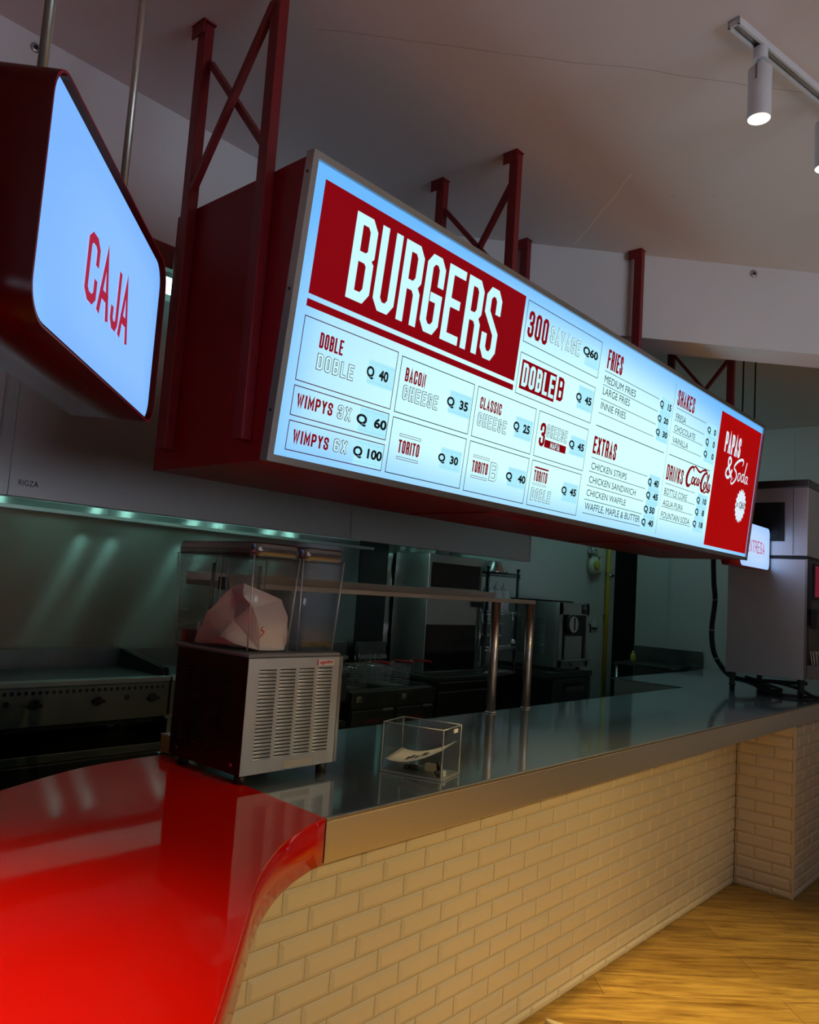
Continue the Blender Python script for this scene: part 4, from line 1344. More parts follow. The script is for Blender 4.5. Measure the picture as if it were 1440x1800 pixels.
mb.add([p for l in loops for p in l], [(2 * i, 2 * i + 1, 2 * i + 3, 2 * i + 2) for i in range(12)], 0, True)
ps = thing('paper_slip', 'curved printed white paper slip leaning inside the clear acrylic box', 'paper', tuple(a0))
mb.build('sheet', M['paper'], ps, solid=0.0006)
pr_ = MB()
for k, (s0, s1, f0, f1) in enumerate(((.30, .36, .2, .45), (.34, .40, .3, .6), (.44, .50, .25, .5), (.52, .60, .4, .7), (.62, .66, .3, .55))):
    def sp(s_, f):
        i = min(int(s_ * 12), 11); fr = s_ * 12 - i
        A = loops[i][0].lerp(loops[i + 1][0], fr); B_ = loops[i][1].lerp(loops[i + 1][1], fr)
        return A.lerp(B_, f) + Vector((0, 0, .0012))
    pr_.add([sp(s0, f0), sp(s1, f0), sp(s1, f1), sp(s0, f1)], [(0, 1, 2, 3)])
pr_.build('printing', M['ink'], ps, recalc=False)
c = a0 + ex * .90 + ey * .20
kb = thing('toy_figure', 'small black knobbly trinket at the front corner inside the acrylic box', 'trinket', tuple(c + Vector((0, 0, .0062))))
kn = MB()
for dx, dz, r in ((0, .010, .011), (.003, .026, .010), (-.004, .036, .007), (.010, .034, .006), (-.012, .014, .006)):
    kn.sphere(c + Vector((dx, 0, dz + .0062)), r, 8)
kn.build('body', M['black'], kb)
MB().box(c.x + .014, c.x + .028, c.y - .004, c.y + .004, c.z + .0062, c.z + .020).build('label_tag', M['paper'], kb)
c = a0 + ex * .40 + ey * .35
kb = thing('hair_clip', 'small black clip lying under the paper slip in the acrylic box', 'clip', tuple(c + Vector((0, 0, .0062))))
kn = MB()
for dx, dz, r in ((-.016, .008, .008), (0, .009, .0095), (.014, .010, .009)):
    kn.sphere(c + ex.normalized() * dx + Vector((0, 0, dz + .0062)), r, 8)
kn.build('body', M['black'], kb)
c = a0 + ex * .66 + ey * .58
cd = thing('folded_card', 'small folded cream card standing on the floor of the acrylic box', 'card', tuple(c + Vector((0, 0, .0062))))
MB().obox(c - ex * .11 + Vector((0, 0, .0062)), ex * .24, ey.normalized() * .002, Vector((0, 0, .020))).build('front_leaf', M['cream'], cd)
MB().obox(c - ex * .11 + ey * .10 + Vector((0, 0, .0062)), ex * .24, ey.normalized() * .002, Vector((0, 0, .020))).build('rear_leaf', M['cream'], cd)

# pass shelf on posts along the kitchen edge of the counter
t = thing('pass_shelf', 'narrow steel pass shelf on round posts along the kitchen edge of the counter', 'shelf', (2.4, 2.075, ZT))
MB().box(1.478, 3.255, 2.055, 2.30, 1.568, 1.586).build('shelf_board', brushed('shelf_steel', (0.62, 0.54, 0.48), 0.4, streak=(1, 1, 50)), t, bevel=.002)
MB().box(1.478, 3.255, 2.296, 2.30, 1.586, 1.612).build('rear_lip', M['steel'], t)
MB().box(1.466, 1.478, 2.06, 2.10, 1.560, 1.600).build('end_clamp', M['black'], t)
for x in (1.62, 2.955, 3.252 - .012):
    MB().cyl((x, 2.075, ZT + .001), (x, 2.075, 1.568), .0205, 18).build('post', brushed('post_steel', (0.55, 0.50, 0.46), 0.3, streak=(1, 1, 1)), t)
    MB().cyl((x, 2.072, ZT + .001), (x, 2.072, ZT + .007), .026, 18).build('post_collar', M['steel'], t)


# ------------------------------------------------------------------ the kitchen
KW = 3.838   # face of the steel wall cladding
t = thing('backsplash_panel', 'brushed steel wall cladding behind the griddles, streaked with lamp reflections', 'wall cladding', (1.5, KW, 1.0))
for x0, x1 in ((-1.2, 1.25), (1.252, 2.65), (2.652, 3.81)):
    MB().box(x0, x1, KW, KW + .010, 0.9, 1.905).build('sheet', M['steelwall'], t)
t = thing('side_cladding', 'wavy reflective steel sheet between the black riser and the tall oven', 'wall cladding', (4.3, KW, 0.9))
sp_ = MB()
sp_.box(4.10, 4.62, KW, KW + .010, 0.9, 2.30)
sp_.build('sheet', brushed('wavy_wall_steel', (0.55, 0.58, 0.57), 0.16, wave=0.55, wscale=5.0, streak=(1, 1, 20)), t)
MB().box(4.612, 4.622, KW - .006, KW, 0.9, 2.30).build('cover_strip', M['steel'], t)
t = thing('riser_duct', 'black vertical riser between the two steel wall claddings', 'duct', (3.95, KW, 0.0))
MB().box(3.815, 4.095, KW - .002, KW + .010, 0.0, 2.35).build('casing', M['black'], t)  # flat black sheet filling the gap between the claddings

# extraction hood
t = thing('extractor_hood', 'long stainless steel extractor hood over the cooking line with a RIGZA badge', 'extractor hood', (2.0, 3.1, 1.853))
HZ = 1.853
HX = [-1.5, 1.188, 2.990, 4.800]
MB().box(HX[0], HX[1] - .002, 3.10, 3.112, HZ, 2.80).build('front_sheet', M['steelhood'], t, bevel=.001)
MB().box(HX[1], HX[2] - .002, 3.10, 3.112, HZ, 2.80).build('front_sheet', M['steelhood'], t, bevel=.001)
MB().box(HX[2], HX[3], 3.10, 3.112, HZ, 2.80).build('front_sheet', M['steelhood'], t, bevel=.001)
MB().box(1.130, 1.140, 3.094, 3.100, HZ, 2.80).build('joint_cover', M['steel'], t)
MB().box(2.984, 2.996, 3.095, 3.100, HZ, 2.80).build('joint_cover', M['steel'], t)
MB().box(HX[3] - .004, HX[3] + .008, 3.096, 3.84, HZ, 2.80).build('end_sheet', M['steel'], t)
MB().extr([(HX[0], 3.112, HZ + .55), (HX[0], 3.835, HZ + .16), (HX[0], 3.835, HZ + .172), (HX[0], 3.112, HZ + .562)], (3.84 - HX[0], 0, 0)).build('filter_bank', M['black'], t)
MB().box(HX[0], HX[3], 3.112, 3.836, 2.790, 2.80).build('top_sheet', M['steel'], t)
gt = MB()
gt.box(HX[0], 3.80, 3.735, KW - .002, HZ - .004, HZ + .002)
gt.box(HX[0], 3.84, 3.730, 3.736, HZ - .004, HZ + .013)
gt.build('grease_gutter', M['steel'], t)
MB().box(HX[0], HX[3], 3.112, 3.150, HZ, HZ + .004).build('bottom_return', M['steel'], t)
HP = Plane((0, 3.0995, 0), (1, 0, 0), (0, 0, 1))
mb = MB(); type_text(mb, HP, 'RIGZA', 1.222, 1.296, 1.896, 1.918, 0.0015, bold=0.0)
mb.build('badge_lettering', M['chrome'], t, recalc=False)
for x in (1.50, 2.20, 2.83, 3.42):
    h = MB().box(x - .13, x + .13, 3.46, 3.54, 2.085, 2.105).box(x - .01, x + .01, 3.49, 3.51, 2.105, 2.20).build('hood_lamp', M['white'], t)
    for dx in (-.090, .090):
        MB().cyl((x + dx, 3.45, 2.062), (x + dx, 3.55, 2.062), .010, 12).build('bulb', M['bulb'], h)

# ceiling lights of the kitchen
for i, (x, y, L) in enumerate(((1.9, 3.45, 1.2), (5.9, 2.9, 1.2), (7.0, 3.3, 0.6))):
    h = thing('batten_light', ['slim lit batten light over the hood beside the menu box', 'lit batten light over the soft ice machine', 'lit batten light near the right kitchen wall'][i], 'ceiling light', (x, y, 3.0 if i == 0 else 3.24))
    z = 2.985 if i == 0 else 3.22
    MB().box(x - L / 2, x + L / 2, y - .05, y + .05, z + .05, z + .075).build('housing', M['white'], h)
    MB().box(x - L / 2 + .02, x + L / 2 - .02, y - .04, y + .04, z, z + .05).build('diffuser', M['tube'], h)
    for dx in (-.3, .3):
        MB().cyl((x + dx * L, y, z + .07), (x + dx * L, y, CEIL), .004, 8).build('suspension', M['chrome'], h)

# griddles
def griddle(name_label, x0, x1, knobs, pilot):
    t = thing('griddle', name_label, 'griddle', ((x0 + x1) / 2, 3.5, 0.93))
    F = 3.30
    MB().box(x0, x1, F + .03, 3.80, 0.935, 1.105).build('body', M['steel'], t, bevel=.002)
    MB().box(x0 + .004, x1 - .004, F + .055, 3.775, 1.105, 1.1115).build('plate', M['steeldark'], t)
    MB().box(x0, x1, F, F + .055, 1.092, 1.119).build('front_rail', M['steel'], t, bevel=.006)
    MB().box(x0, x1, F + .010, F + .031, 0.935, 1.092).build('control_panel', M['steelfront'], t, bevel=.001)
    MB().box(x0, x1, 3.775, 3.787, 1.105, 1.203).build('rear_guard', M['steeldark'], t, bevel=.001)
    for sx in (x0, x1 - .010):
        MB().extr([(sx, 3.787, 1.100), (sx, 3.787, 1.203), (sx, F + .062, 1.150), (sx, F + .055, 1.126), (sx, F + .055, 1.100)], (.010, 0, 0)).build('side_guard', M['blackmetal'], t, bevel=.001)
    mb = MB()
    x = x0 + .055
    while x < x1 - .03:
        mb.cyl((x, F + .0115, 1.072), (x, F + .0085, 1.072), .0085, 12)
        x += .0285
    mb.build('air_holes', M['black'], t)
    for kx in knobs:
        k = MB()
        k.cyl((kx, F + .010, 1.026), (kx, F - .004, 1.026), .020, 20)
        k.box(kx - .026, kx + .026, F - .020, F - .003, 1.018, 1.030)
        k.build('knob', M['black'], t, bevel=.002)
    for kx in pilot:
        MB().cyl((kx, F + .011, 1.032), (kx, F + .008, 1.032), .0115, 14).build('pilot_hole', M['black'], t)
    return t


griddle('long steel griddle whose front shows three black knobs, left of the drink dispenser', 0.15, 2.09, (0.95, 1.465, 1.740, 2.005), (1.355, 1.880))
griddle('second steel griddle, mostly hidden behind the drink dispenser', 2.102, 3.26, (2.35, 2.75, 3.10), (2.55,))
t = thing('equipment_stand', 'dark steel stand with an undershelf carrying the griddles', 'stand', (1.5, 3.5, 0.785))
MB().box(-.2, 3.26, 3.36, 3.82, 0.905, 0.934).build('top_frame', M['blackmetal'], t)
MB().box(-.2, 3.26, 3.295, 3.82, 0.785, 0.820).build('undershelf', M['steeldark'], t, bevel=.002)
MB().box(-.2, 3.26, 3.80, 3.82, 0.82, 0.905).build('rear_sheet', M['blackmetal'], t)
for x in (-.15, 1.0, 2.05, 2.12, 3.22):
    MB().box(x - .02, x + .02, 3.74, 3.78, 0.820, 0.905).build('bracket', M['steel'], t)
t = thing('under_counter_oven', 'black low cabinet under the griddle stand with a grey panel', 'cabinet', (1.3, 3.4, 0))
MB().box(0.2, 2.20, 3.27, 3.74, 0.0, 0.784).build('body', M['blackmetal'], t, bevel=.003)
MB().box(1.43, 1.95, 3.262, 3.272, 0.40, 0.652).build('door_panel', M['grey'], t, bevel=.002)
t = thing('stand_grille', 'small slatted steel vent standing at the right end of the griddle stand', 'vent', (2.14, 3.29, 0.8))
for k in range(3):
    MB().box(2.075 + k * .045, 2.095 + k * .045, 3.275, 3.290, 0.822, 0.930).build('slat', M['steel'], t)
MB().box(2.06, 2.20, 3.272, 3.292, 0.930, 0.945).build('head_rail', M['steel'], t)


# fryers, baskets
def fryer(label, x0, x1):
    t = thing('fryer', label, 'fryer', ((x0 + x1) / 2, 3.5, 0))
    ft = M['steeldark']
    MB().box(x0, x1, 3.315, 3.80, 0.06, 0.880).build('cabinet', M['blackmetal'], t, bevel=.002)
    fr = MB()
    fr.box(x0, x1, 3.30, 3.335, 0.880, 0.975); fr.box(x0, x1, 3.335, 3.375, 0.955, 0.982)
    fr.box(x0, x0 + .030, 3.375, 3.76, 0.955, 0.988); fr.box(x1 - .030, x1, 3.375, 3.76, 0.955, 0.988); fr.box(x0, x1, 3.735, 3.80, 0.880, 0.988)
    fr.build('vat_frame', ft, t, bevel=.002)
    MB().box(x0 + .03, x1 - .03, 3.375, 3.735, 0.882, 0.90).build('oil_surface', P('dark_oil', (0.02, 0.014, 0.006), 0.06), t)
    MB().box(x0 + .012, x1 - .012, 3.300, 3.316, 0.30, 0.866).build('door', M['steeldark'], t, bevel=.003)
    MB().box(x1 - .125, x1 - .045, 3.280, 3.300, 0.858, 0.872).build('door_handle', M['steel'], t, bevel=.003)
    MB().box(x0 + .035, x0 + .075, 3.294, 3.301, 0.918, 0.952).build('control_plate', M['grey'], t)
    MB().cyl((x0 + .062, 3.295, .935), (x0 + .062, 3.284, .935), .010, 14).build('knob', M['chrome'], t)
    pl = Plane((0, 3.2995, 0), (1, 0, 0), (0, 0, 1))
    mb = MB(); type_text(mb, pl, 'VULCAN', x0 + .115, x0 + .245, 0.790, 0.812, .0008)
    mb.build('door_lettering', M['dimred'], t, recalc=False)
    MB().box(x0 + .10, x1 - .01, 3.76, 3.80, 0.988, 1.225).build('flue_riser', ft, t, bevel=.002)
    rl = MB(); rl.box(x0 + .10, x1 - .01, 3.742, 3.76, 1.115, 1.140)
    for k in range(4):
        xx = x0 + .15 + k * (x1 - x0 - .2) / 3.6
        rl.box(xx - .002, xx + .002, 3.736, 3.744, 1.105, 1.150)
    rl.build('basket_rail', M['steel'], t)
    return t


fryer('left of the two red-lettered fryers behind the acrylic box', 3.300, 3.688)
fryer('right of the two red-lettered fryers, beside the oven table', 3.694, 4.062)


def basket(label, x, y1):
    t = thing('fry_basket', label, 'fry basket', (x, y1 - .15, 0.96))
    w_, d_, z0, z1 = .068, .25, .962, 1.095
    mb = MB()
    nx, ny, nz = 8, 14, 8

    def grid(o, a, b_, na, nb):
        o, a, b_ = Vector(o), Vector(a), Vector(b_)
        vs = [o + a * (i / na) + b_ * (j / nb) for j in range(nb + 1) for i in range(na + 1)]
        mb.add(vs, [(j * (na + 1) + i, j * (na + 1) + i + 1, (j + 1) * (na + 1) + i + 1, (j + 1) * (na + 1) + i) for j in range(nb) for i in range(na)])
    s_ = .012
    ya, yb = y1 - d_, y1
    grid((x - w_ + s_, ya + s_ * 2, z0), (2 * w_ - 2 * s_, 0, 0), (0, d_ - 3 * s_, 0), nx, ny)
    grid((x - w_, ya, z1), (2 * w_, 0, 0), (0, s_ * 2, z0 - z1), nx, nz)
    grid((x - w_, yb, z1), (2 * w_, 0, 0), (0, -s_, z0 - z1), nx, nz)
    grid((x - w_, ya, z1), (0, d_, 0), (s_, 0, z0 - z1), ny, nz)
    grid((x + w_, ya, z1), (0, d_, 0), (-s_, 0, z0 - z1), ny, nz)
    mb.build('wire_mesh', M['steel'], t, wire=.0022)
    rm = MB()
    rm.tube([(x - w_, ya, z1), (x - w_, yb, z1), (x + w_, yb, z1), (x + w_, ya, z1), (x - w_, ya, z1)], .0030, 8)
    rm.tube([(x - .02, yb, z1), (x - .02, yb + .015, z1 + .05), (x - .02, yb + .022, z1 + .03)], .0025, 6)
    rm.tube([(x + .02, yb, z1), (x + .02, yb + .015, z1 + .05), (x + .02, yb + .022, z1 + .03)], .0025, 6)
    rm.build('rim_wire', M['chrome'], t)
    h = MB()
    h.tube([(x - .02, ya, z1), (x - .012, ya - .06, z1 + .040), (x, ya - .10, z1 + .048)], .003, 8)
    h.tube([(x + .02, ya, z1), (x + .012, ya - .06, z1 + .040), (x, ya - .10, z1 + .048)], .003, 8)
    hd = h.build('handle', M['chrome'], t)
    MB().tube([(x, ya - .085, z1 + .047), (x, ya - .20, z1 + .052), (x, ya - .235, z1 + .050)], .0085, 10).build('red_grip', M['redplastic'], hd)


basket('leftmost red-handled wire fry basket, half hidden by the dispenser', 3.545, 3.735)
basket('middle red-handled wire fry basket of the three', 3.765, 3.735)
basket('rightmost red-handled wire fry basket, nearest the oven', 3.945, 3.735)

# tall oven and its drawer table
t = thing('tall_oven', 'tall steel oven with a black glass window above and a black door below', 'oven', (4.47, 3.65, 1.0))
MB().box(4.165, 4.790, 3.505, 3.82, 1.035, 1.860).build('body', M['steel'], t, bevel=.003)
MB().box(4.196, 4.752, 3.498, 3.508, 1.628, 1.800).build('upper_window', M['darkglass'], t, bevel=.002)
MB().box(4.180, 4.772, 3.492, 3.505, 1.592, 1.622).build('window_ledge', M['steel'], t, bevel=.003)
MB().box(4.172, 4.735, 3.496, 3.508, 1.045, 1.368).build('lower_door', M['darkglass'], t, bevel=.003)
MB().box(4.675, 4.775, 3.480, 3.506, 1.500, 1.540).build('latch', M['black'], t, bevel=.004)
MB().cyl((4.775, 3.485, 1.10), (4.775, 3.485, 1.46), .006, 10).build('side_rod', M['chrome'], t)
t = thing('drawer_table', 'dark steel table with wide drawers carrying the tall oven', 'table', (4.4, 3.5, 0))
MB().box(4.080, 4.700, 3.300, 3.80, 1.006, 1.033).build('table_top', M['steeldark'], t, bevel=.003)
MB().box(4.090, 4.690, 3.325, 3.80, 0.10, 1.004).build('carcass', M['blackmetal'], t)
for z0, z1 in ((.945, 1.000), (.70, .938), (.44, .693)):
    dr = MB().box(4.095, 4.685, 3.305, 3.324, z0, z1).build('drawer', M['blackmetal'], t, bevel=.002)
    MB().box(4.10, 4.68, 3.298, 3.306, z1 - .008, z1 - .002).build('drawer_pull', M['steel'], dr)

# wire shelving
t = thing('wire_shelving', 'black wire shelving rack between the oven and the soft ice machine', 'wire rack', (4.9, 3.55, 0))
RX0, RX1, RY0, RY1 = 4.815, 5.215, 3.467, 3.765
for x in (RX0, RX1):
    for y in (RY0, RY1):
        MB().cyl((x, y, 0), (x, y, 1.80), .0125, 12).build('post', M['blackmetal'], t)
        MB().cyl((x, y, 1.80), (x, y, 1.812), .015, 12).build('post_cap', M['black'], t)
for z in (1.770, 1.478, 1.212, 1.02):
    s_ = MB()
    for k in range(12):
        x = RX0 + .015 + k * .034
        s_.cyl((x, RY0, z), (x, RY1, z), .0022, 6)
    for y in (RY0 - .014, RY1 + .014):
        for dz in (0, -.026):
            s_.cyl((RX0 - .015, y, z + dz), (RX1 + .02, y, z + dz), .0035, 6)
        for k in range(15):
            x = RX0 - .01 + k * .028
            s_.cyl((x, y, z - .026), (x + .014, y, z), .002, 5); s_.cyl((x + .014, y, z), (x + .028, y, z - .026), .002, 5)
    s_.build('wire_shelf', M['chrome'] if z < 1.7 else M['blackmetal'], t)

bt = None
for i, x in enumerate((4.930, 5.030, 5.130)):
    lab = ['squeeze bottle at the oven end of the row on the wire rack', 'middle squeeze bottle of the row on the wire rack', 'squeeze bottle at the soft ice machine end of the row on the wire rack'][i]
    if bt is None:
        bt = thing('squeeze_bottle', lab, 'bottle', (x, 3.54, 1.4815), 'squeeze bottles on the wire rack')
        MB().lathe((x, 3.54, 1.4815), [(.042, 0), (.045, .006), (.045, .135), (.034, .158)], 20).build('flask', M['bottle'], bt)
        MB().lathe((x, 3.54, 1.6400), [(.034, 0), (.034, .014), (.016, .022), (.006, .046), (.004, .062)], 18).build('nozzle_cap', M['whiteplastic'], bt)
    else:
        r = bt.copy(); C.objects.link(r); r.location = (x, 3.54, 1.4815); r['label'] = lab
        for ch in list(bt.children):
            c2 = ch.copy(); C.objects.link(c2); c2.parent = r
t = thing('wire_strainer', 'shiny steel cone strainer upside down on top of the wire rack', 'strainer', (5.06, 3.60, 1.773))
MB().lathe((5.06, 3.60, 1.7735), [(.112, 0), (.116, .004), (.116, .010), (.050, .115), (.046, .120)], 28).build('cone', M['chrome'], t)
for i, z in enumerate((1.2155, 1.305)):
    t = thing('food_tub', ['lower frosted food tub of the two stacked on the wire rack', 'upper frosted food tub of the two stacked on the wire rack'][i], 'tub', (4.97, 3.58, z))
    MB().box(4.885, 5.065, 3.50, 3.68, z, z + .072).build('tub_body', M['tub'], t, bevel=.006)
    MB().box(4.878, 5.072, 3.493, 3.687, z + .072, z + .082).build('lid', M['whiteplastic'], t, bevel=.003)
t = thing('hanging_ladle', 'steel ladle hanging at the front of the wire rack', 'ladle', (5.13, 3.445, 1.2))
MB().tube([(5.128, 3.4475, 1.476), (5.129, 3.440, 1.44), (5.131, 3.440, 1.27)], .0035, 8).build('handle', M['chrome'], t)
MB().sphere((5.133, 3.438, 1.245), .028, 10).build('bowl', M['chrome'], t)
t = thing('plastic_bag', 'crumpled clear plastic bag beside the squeeze bottles on the wire rack', 'plastic bag', (5.18, 3.66, 1.48))
pb = MB(); pb.sphere((5.165, 3.675, 1.556), .068, 10, 1.08)
po = pb.build('film', M['tub'], t)
tx2 = bpy.data.textures.new('crumple', 'VORONOI'); tx2.noise_scale = 0.03
md = po.modifiers.new('crumple', 'DISPLACE'); md.texture = tx2; md.strength = 0.03

# soft ice machine on its cabinet
t = thing('soft_ice_machine', 'steel soft ice machine with louvred side and round dispensing head', 'soft ice machine', (5.72, 3.5, 1.035))
SX0, SX1, SY0, SY1, SZ0, SZ1 = 5.480, 5.955, 3.235, 3.80, 1.060, 1.575
MB().box(SX0, SX1, SY0 + .02, SY1, SZ0, SZ1).build('body', M['steel'], t, bevel=.004)
louvre_panel('louvred_side', (SX0 - .001, SY1 - .02, SZ0 + .01), (0, -1, 0), (0, 0, 1), (-1, 0, 0), SY1 - SY0 - .05, SZ1 - SZ0 - .06,
             [(.10, .20), (.215, .315), (.33, .42)], .08, .36, .0155, M['steel'], t, row_h=.007, dep=.006)
fr = MB()
fr.box(SX0, SX0 + .055, SY0, SY0 + .022, SZ0, SZ1); fr.box(SX1 - .040, SX1, SY0, SY0 + .022, SZ0, SZ1)
fr.box(SX0, SX1, SY0, SY0 + .022, SZ1 - .095, SZ1); fr.box(SX0, SX1, SY0, SY0 + .022, SZ0, SZ0 + .062)
fr.build('front_frame', M['steel'], t, bevel=.002)
MB().box(SX0 + .055, SX1 - .040, SY0 + .014, SY0 + .021, SZ0 + .062, SZ1 - .095).build('front_recess', M['black'], t)
MB().cyl((5.645, SY0 + .012, 1.405), (5.645, SY0 - .030, 1.405), .078, 28).build('head_ring', M['black'], t)
MB().cyl((5.645, SY0 - .030, 1.405), (5.645, SY0 - .042, 1.405), .064, 28).build('dispensing_head', M['cream'], t)
MB().box(5.640, 5.652, SY0 - .048, SY0 - .040, 1.36, 1.46).build('draw_handle', M['black'], t)
MB().box(5.59, 5.86, SY0 + .006, SY0 + .018, 1.13, 1.31).build('splash_plate', M['steel'], t)
MB().box(5.830, 5.905, SY0 - .004, SY0 + .001, SZ1 - .085, SZ1 - .008).build('control_panel', M['black'], t, bevel=.002)
MB().box(5.845, 5.890, SY0 - .006, SY0 - .003, SZ1 - .045, SZ1 - .018).build('display', M['grey'], t)
MB().box(SX0 + .05, SX1 - .035, SY0 - .045, SY0 + .01, SZ0 + .052, SZ0 + .066).build('drip_shelf', M['steel'], t, bevel=.002)
MB().cyl((5.655, SY0 - .005, SZ0 + .028), (5.655, SY0 - .020, SZ0 + .028), .014, 14).build('latch', M['chrome'], t)
MB().tube([(SX1, SY0 + .03, 1.43), (SX1 + .03, SY0 + .0, 1.40), (SX1 + .035, SY0 + .0, 1.34)], .007, 8).build('side_lever', M['black'], t)
for x in (5.52, 5.91):
    for y in (3.30, 3.74):
        MB().cyl((x, y, 1.0355), (x, y, SZ0), .018, 12).build('foot', M['black'], t)
t = thing('loose_lid', 'thin dark tray lying on top of the soft ice machine', 'tray', (5.6, 3.5, SZ1))
MB().box(5.50, 5.84, 3.32, 3.72, SZ1 + .001, SZ1 + .014).build('sheet', M['black'], t, bevel=.003)
t = thing('drawer_fridge', 'dark low fridge with a drawer under the soft ice machine', 'fridge', (5.68, 3.5, 0))
MB().box(5.345, 5.985, 3.22, 3.80, 0.05, 0.985).build('cabinet', M['blackmetal'], t, bevel=.003)
MB().box(5.335, 5.995, 3.205, 3.80, 0.985, 1.035).build('top', M['steeldark'], t, bevel=.004)
dr = MB().box(5.385, 5.960, 3.200, 3.221, 0.62, 0.975).build('drawer', M['steeldark'], t, bevel=.003)
MB().box(5.545, 5.832, 3.192, 3.201, 0.885, 0.945).build('handle_recess', M['black'], dr)
MB().box(5.552, 5.825, 3.186, 3.194, 0.885, 0.915).build('handle_lip', M['grey'], dr)

# wall things right of the ice machine
t = thing('gas_regulator', 'yellow-faced gas regulator on the kitchen wall below the menu board', 'gas regulator', (7.10, 3.8, 1.9))
MB().lathe((7.085, 3.848, 1.950), [(.055, 0), (.095, .012), (.095, .045), (.06, .060)], 28, axis=(0, -1, 0)).build('housing', M['cream'], t)
MB().lathe((7.185, 3.848, 1.955), [(.07, 0), (.085, .012), (.085, .030), (.05, .045)], 24, axis=(0, -1, 0)).build('rear_housing', M['cream'], t)
MB().lathe((7.075, 3.788, 1.960), [(.050, 0), (.050, .012), (.03, .018)], 24, axis=(0, -1, 0)).build('dial', M['yellowplastic'], t)
for x in (7.05, 7.17):
    MB().cyl((x, 3.82, 2.00), (x, 3.82, 2.45), .014, 12).build('riser_pipe', M['chrome'], t)
MB().box(6.985, 7.10, 3.795, 3.845, 2.075, 2.115).build('valve_body', M['chrome'], t, bevel=.006)
MB().box(7.13, 7.215, 3.80, 3.845, 2.05, 2.13).build('union', M['cream'], t, bevel=.004)
t = thing('gas_pipe', 'thin yellow gas pipe running down the kitchen wall by the passage', 'pipe', (7.39, 3.83, 0.3))
MB().cyl((7.405, 3.826, 0.30), (7.405, 3.826, 2.60), .0215, 14).build('tube', M['yellow'], t)
for z in (1.47, 1.90):
    MB().box(7.36, 7.45, 3.822, 3.848, z - .006, z + .006).build('clip', M['chrome'], t)
va = MB().box(7.40, 7.52, 3.775, 3.790, 1.868, 1.884).build('valve_lever', M['black'], t, bevel=.003)
MB().cyl((7.405, 3.82, 1.872), (7.405, 3.78, 1.872), .022, 12).build('valve_body', M['chrome'], t)
t = thing('wall_switch', 'pale wall socket plate between the ice machine and the yellow pipe', 'socket', (7.19, 3.845, 1.32))
MB().box(7.135, 7.245, 3.840, 3.8495, 1.345, 1.425).build('plate', M['whiteplastic'], t, bevel=.003)
MB().box(7.14, 7.24, 3.836, 3.842, 1.325, 1.340).build('flap', M['black'], t)
t = thing('sink_table', 'dark steel sink table with upstand along the far right wall', 'sink table', (7.35, 3.3, 0))
MB().box(7.10, 7.545, 3.00, 3.58, 1.015, 1.042).build('table_top', M['steeldark'], t, bevel=.003)
MB().box(7.530, 7.555, 2.88, 3.58, 1.042, 1.190).build('upstand', M['steeldark'], t, bevel=.002)
MB().box(7.13, 7.15, 3.01, 3.57, 0.62, 0.65).build('lower_rail', M['steel'], t)
for y in (3.03, 3.55):
    for x in (7.13, 7.52):
        MB().cyl((x, y, 0), (x, y, 1.015), .018, 12).build('leg', M['steel'], t)
MB().cyl((7.528, 2.97, 1.13), (7.505, 2.97, 1.13), .012, 12).build('hook', M['chrome'], t)
t = thing('detergent_bottle', 'small yellow bottle standing on the far sink table', 'bottle', (7.36, 3.50, 1.042))
MB().lathe((7.36, 3.50, 1.043), [(.022, 0), (.026, .006), (.026, .060), (.012, .078)], 14).build('flask', M['yellowplastic'], t)
MB().cyl((7.36, 3.50, 1.121), (7.36, 3.50, 1.145), .012, 12).build('cap', M['cream'], t)
t = thing('plastic_crate', 'yellow slotted plastic crate under the far sink table', 'crate', (7.25, 3.35, 0.66))
cr = MB()
cr.box(7.155, 7.50, 3.12, 3.52, 0.655, 0.670)
for k in range(14):
    y = 3.12 + k * .029
    cr.box(7.155, 7.165, y, y + .012, .670, .86)
cr.box(7.153, 7.167, 3.12, 3.515, .750, .770); cr.box(7.153, 7.167, 3.12, 3.515, .850, .870)
cr.box(7.49, 7.50, 3.12, 3.515, .67, .87)
cr.build('basket', M['yellow'], t)
MB().box(7.135, 7.50, 3.06, 3.53, .640, .654).build('carrier_shelf', M['steeldark'], t)

# drink and ice machine at the far right end of the counter
t = thing('drinks_machine', 'tall steel ice and drinks machine on black legs at the right end of the counter', 'drinks machine', (5.7, 1.66, ZT))
IX, IY0, IY1 = 5.400, 1.415, 1.910
isteel = brushed('machine_steel', (0.74, 0.74, 0.78), 0.38, streak=(1, 40, 1))
two_lobe(isteel, 0.25, 0.7)
MB().box(IX, 6.05, IY0, IY1, 1.196, 1.957).build('cabinet', isteel, t, bevel=.004)
MB().box(IX - .001, IX + .012, IY0 - .002, IY0 + .012, 1.196, 1.957).build('corner_trim', M['alu'], t)
MB().box(IX + .004, 6.05, IY0 + .004, IY1 - .004, 1.958, 1.976).build('joint', M['black'], t)
MB().box(IX, 6.05, IY0, IY1 + .004, 1.977, 2.420).build('ice_head', isteel, t, bevel=.003)
MB().box(IX - .006, 6.05, IY0 - .006, IY1 + .006, 2.421, 2.470).build('head_cap', M['steeldark'], t, bevel=.004)
MB().box(IX - .004, IX + .001, 1.500, 1.504, 1.985, 2.420).build('head_seam', M['alu'], t)
gr = MB()
gr.box(IX - .008, IX + .002, 1.555, 1.850, 2.070, 2.325)
for k in range(13):
    z = 2.085 + k * .018
    gr.box(IX - .013, IX - .007, 1.59, 1.845, z, z + .009)
gr.build('vent_grille', M['black'], t)
MB().box(IX + .006, 6.05, IY0 - .020, IY0 - .002, 1.640, 1.955).build('front_panel', P('navy_front_panel', (0.012, 0.016, 0.03), 0.35), t, bevel=.003)
